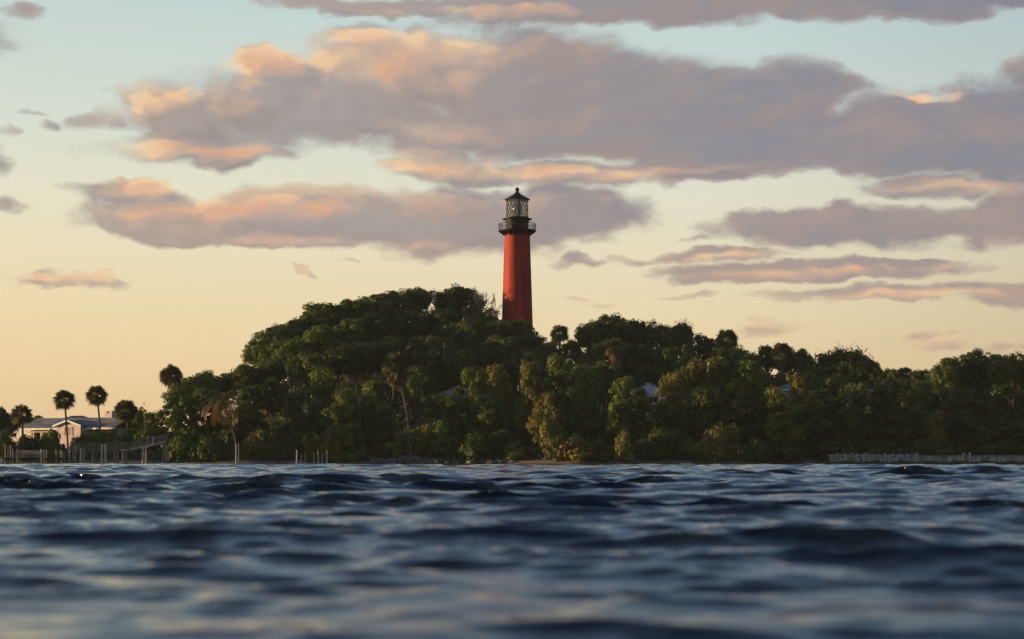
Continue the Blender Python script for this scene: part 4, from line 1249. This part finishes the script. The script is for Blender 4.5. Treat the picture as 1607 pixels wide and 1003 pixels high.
 ('bush_gold', 522, 672, 44, 288, 'gold tinged bush right behind the broken jetty row', GB),
 ('bush_dark', 556, 688, 46, 288, 'dark bush between jetty row and rock heap', GB),
 ('bush_dark', 606, 695, 46, 289, 'dark bush over the left end of the rock heap', GB),
 ('bush_gold', 664, 662, 52, 288, 'gold olive bush above the rock heap', GB),
 ('bush_fresh', 632, 682, 44, 288, 'green bush over the middle of the rock heap', GB),
 ('bush_fresh', 700, 660, 52, 288, 'tall olive bush above the right end of the rock heap', GB),
 ('bush_dark', 745, 684, 54, 284, 'dark bush left of the sand strip', GB),
 ('bush_fresh', 814, 694, 40, 281, 'small grey green bush by the sand strip', GB),
 ('bush_gold', 874, 660, 40, 275, 'brightest gold bush below and right of the tower', GB),
 ('bush_gold', 902, 684, 52, 274.5, 'orange gold bush right beside the brightest gold bush', GB),
 ('bush_gold', 978, 676, 34, 272.5, 'upright rounded gold bush standing alone at the water', GB),
 ('bush_dark', 940, 690, 44, 276, 'dark bush in the shade left of the upright gold bush', GB),
 ('bush_dark', 1030, 672, 60, 275, 'dim grey green bush right of the upright gold bush', GB),
 ('bush_dark', 1070, 688, 44, 275, 'low dim bush left of the large gold bush', GB),
 ('bush_gold', 1124, 668, 56, 274, 'large bright gold green bush at the water right of centre', GB),
 ('bush_fresh', 1094, 694, 40, 273.5, 'low green bush at the left foot of the large gold bush', GB),
 ('bush_dark', 1185, 690, 56, 277, 'black bush in deep shade right of the large gold bush', GB),
 ('bush_dark', 1240, 692, 52, 279, 'black bush near the left end of the timber bulkhead', GB),
 ('shore_gold', 1467, 646, 36, 284, 'gold lit hanging bush above the sea wall', GB),
 ('bush_dark', 1320, 690, 60, 281, 'shaded bush over the bulkhead planks at left', GB),
 ('bush_dark', 1375, 692, 56, 281, 'shaded bush over the middle bulkhead planks', GB),
 ('bush_dark', 1432, 692, 56, 281, 'shaded bush over the end of the bulkhead planks', GB),
 ('bush_dark', 1490, 694, 56, 282, 'shaded bush left of the two pale sea wall posts', GB),
 ('bush_dark', 1560, 692, 64, 282, 'shaded bush right of the two pale sea wall posts', GB),
 # round the bungalow
 (D_, 2, 640, 56, 300, 'dark tree filling the left edge of the frame beside the bungalow', GL),
 ('bush_dark', 8, 676, 40, 292, 'dark bush at the left edge below the dark tree', GL),
 ('bush_dark', 52, 684, 34, 294, 'dark bush before the bungalow porch', GL),
 ('bush_fresh', 74, 676, 32, 295, 'tall green bush hiding the right of the porch', GL),
 ('bush_dark', 92, 693, 24, 293, 'low grey green bush left of the pink gable', GL),
 ('bush_gold', 128, 681, 38, 295, 'brown green bush before the pink gable wall', GL),
 ('bush_fresh', 152, 675, 40, 297, 'rounded green bush below the dark side window', GL),
 ('bush_gold', 180, 674, 34, 297, 'gold green bush at the right end of the bungalow', GL),
 ('bush_fresh', 212, 662, 40, 298, 'bright bush below the short wide palm', GL),
 ('bush_dark', 228, 672, 44, 294, 'dark bush behind the red chair on the ramp', GL),
 ('bush_fresh', 232, 643, 30, 302, 'leafy bush top right of the short wide palm', GL),
 (D_, 58, 653, 40, 345, 'distant low treetop over the left part of the bungalow roof', GL),
 (D_, 178, 652, 34, 345, 'distant low treetop over the right part of the bungalow roof', GL),
]
for px, py, w, Y in ((1655, 566, 70, 304), (1700, 575, 74, 306), (1750, 570, 74, 304), (1800, 580, 76, 306), (1660, 615, 70, 292), (1715, 620, 74, 292), (1775, 618, 76, 292), (1830, 622, 76, 294)):
    TREES.append(('shore_dark', px, py, w, Y, 'dark shore tree past the right end of the frame', 'trees past the right end of the frame'))
for (k, px, py, w, Y, lab, grp) in TREES:
    if grp in (GH, GS, GR) and k.startswith('broad'): w *= 1.06 if grp == GR else 1.22
    tree(k, px, py, w, Y, lab, grp)

# --- undergrowth over the island floor: leaves nobody could count
rg = np.random.default_rng(99)
n = 60000
ux = rg.uniform(-85, 95, n); uy = rg.uniform(270, 362, n)
dd = uy - shore(ux)
keep = (dd > 2.5) & ~((ux < -52) & (uy > 300)) & ((dd < 45) | (rg.random(n) < .8))
ux, uy = ux[keep], uy[keep]
hh = .15 + 1.6 * rg.random(len(ux)) ** 1.6 * (.45 + .55 * np.sin(ux * .9 + 2 * np.sin(uy * .5)) ** 2)
pos = np.stack([ux, uy, ground_z(ux, uy) + hh], -1)
nrm = unit(rg.normal(size=pos.shape) * .6 + np.array([-.2, -.5, .7]))
V, Fc = leaf_quads(pos, nrm, .42, rg, 2.0)
tag(obj('undergrowth', mesh_np('undergrowth', V, Fc), L_dark), kind='stuff')

# --- rank shore grass along the foot of the bulkhead
n = 9000
bx = rg.uniform(px_x(1292, 277), px_x(1800, 277), n); by = 277.1 - rg.random(n) * .9
hgt = .18 + .30 * rg.random(n) * (.6 + .4 * np.sin(bx * 1.7))
wv = .03; lean_ = rg.normal(size=(n, 2)) * .12
b0_ = np.stack([bx - wv, by, np.full(n, -.15)], -1); b1_ = np.stack([bx + wv, by, np.full(n, -.15)], -1)
t1_ = np.stack([bx + lean_[:, 0] + .008, by + lean_[:, 1], hgt], -1); t0_ = np.stack([bx + lean_[:, 0] - .008, by + lean_[:, 1], hgt], -1)
V = np.stack([b0_, b1_, t1_, t0_], 1).reshape(-1, 3)
tag(obj('shore_grass', mesh_np('shore_grass', V, np.arange(4 * n).reshape(n, 4)), L_dark), kind='stuff')

# --- thin air volume, added to lift the dark tones of the wood
hz = MB(); hz.box((0, 1800, 23.5), (7400, 5800, 57))
hm = bpy.data.materials.new('haze'); hm.use_nodes = True
ht = hm.node_tree; ht.nodes.remove(ht.nodes['Principled BSDF'])
pv = ht.nodes.new('ShaderNodeVolumePrincipled')
pv.inputs['Color'].default_value = (.84, .90, 1.0, 1)
pv.inputs['Density'].default_value = .00006
pv.inputs['Anisotropy'].default_value = 0.0
ht.links.new(pv.outputs[0], ht.nodes['Material Output'].inputs['Volume'])
tag(hz.build('haze', hm), kind='stuff')
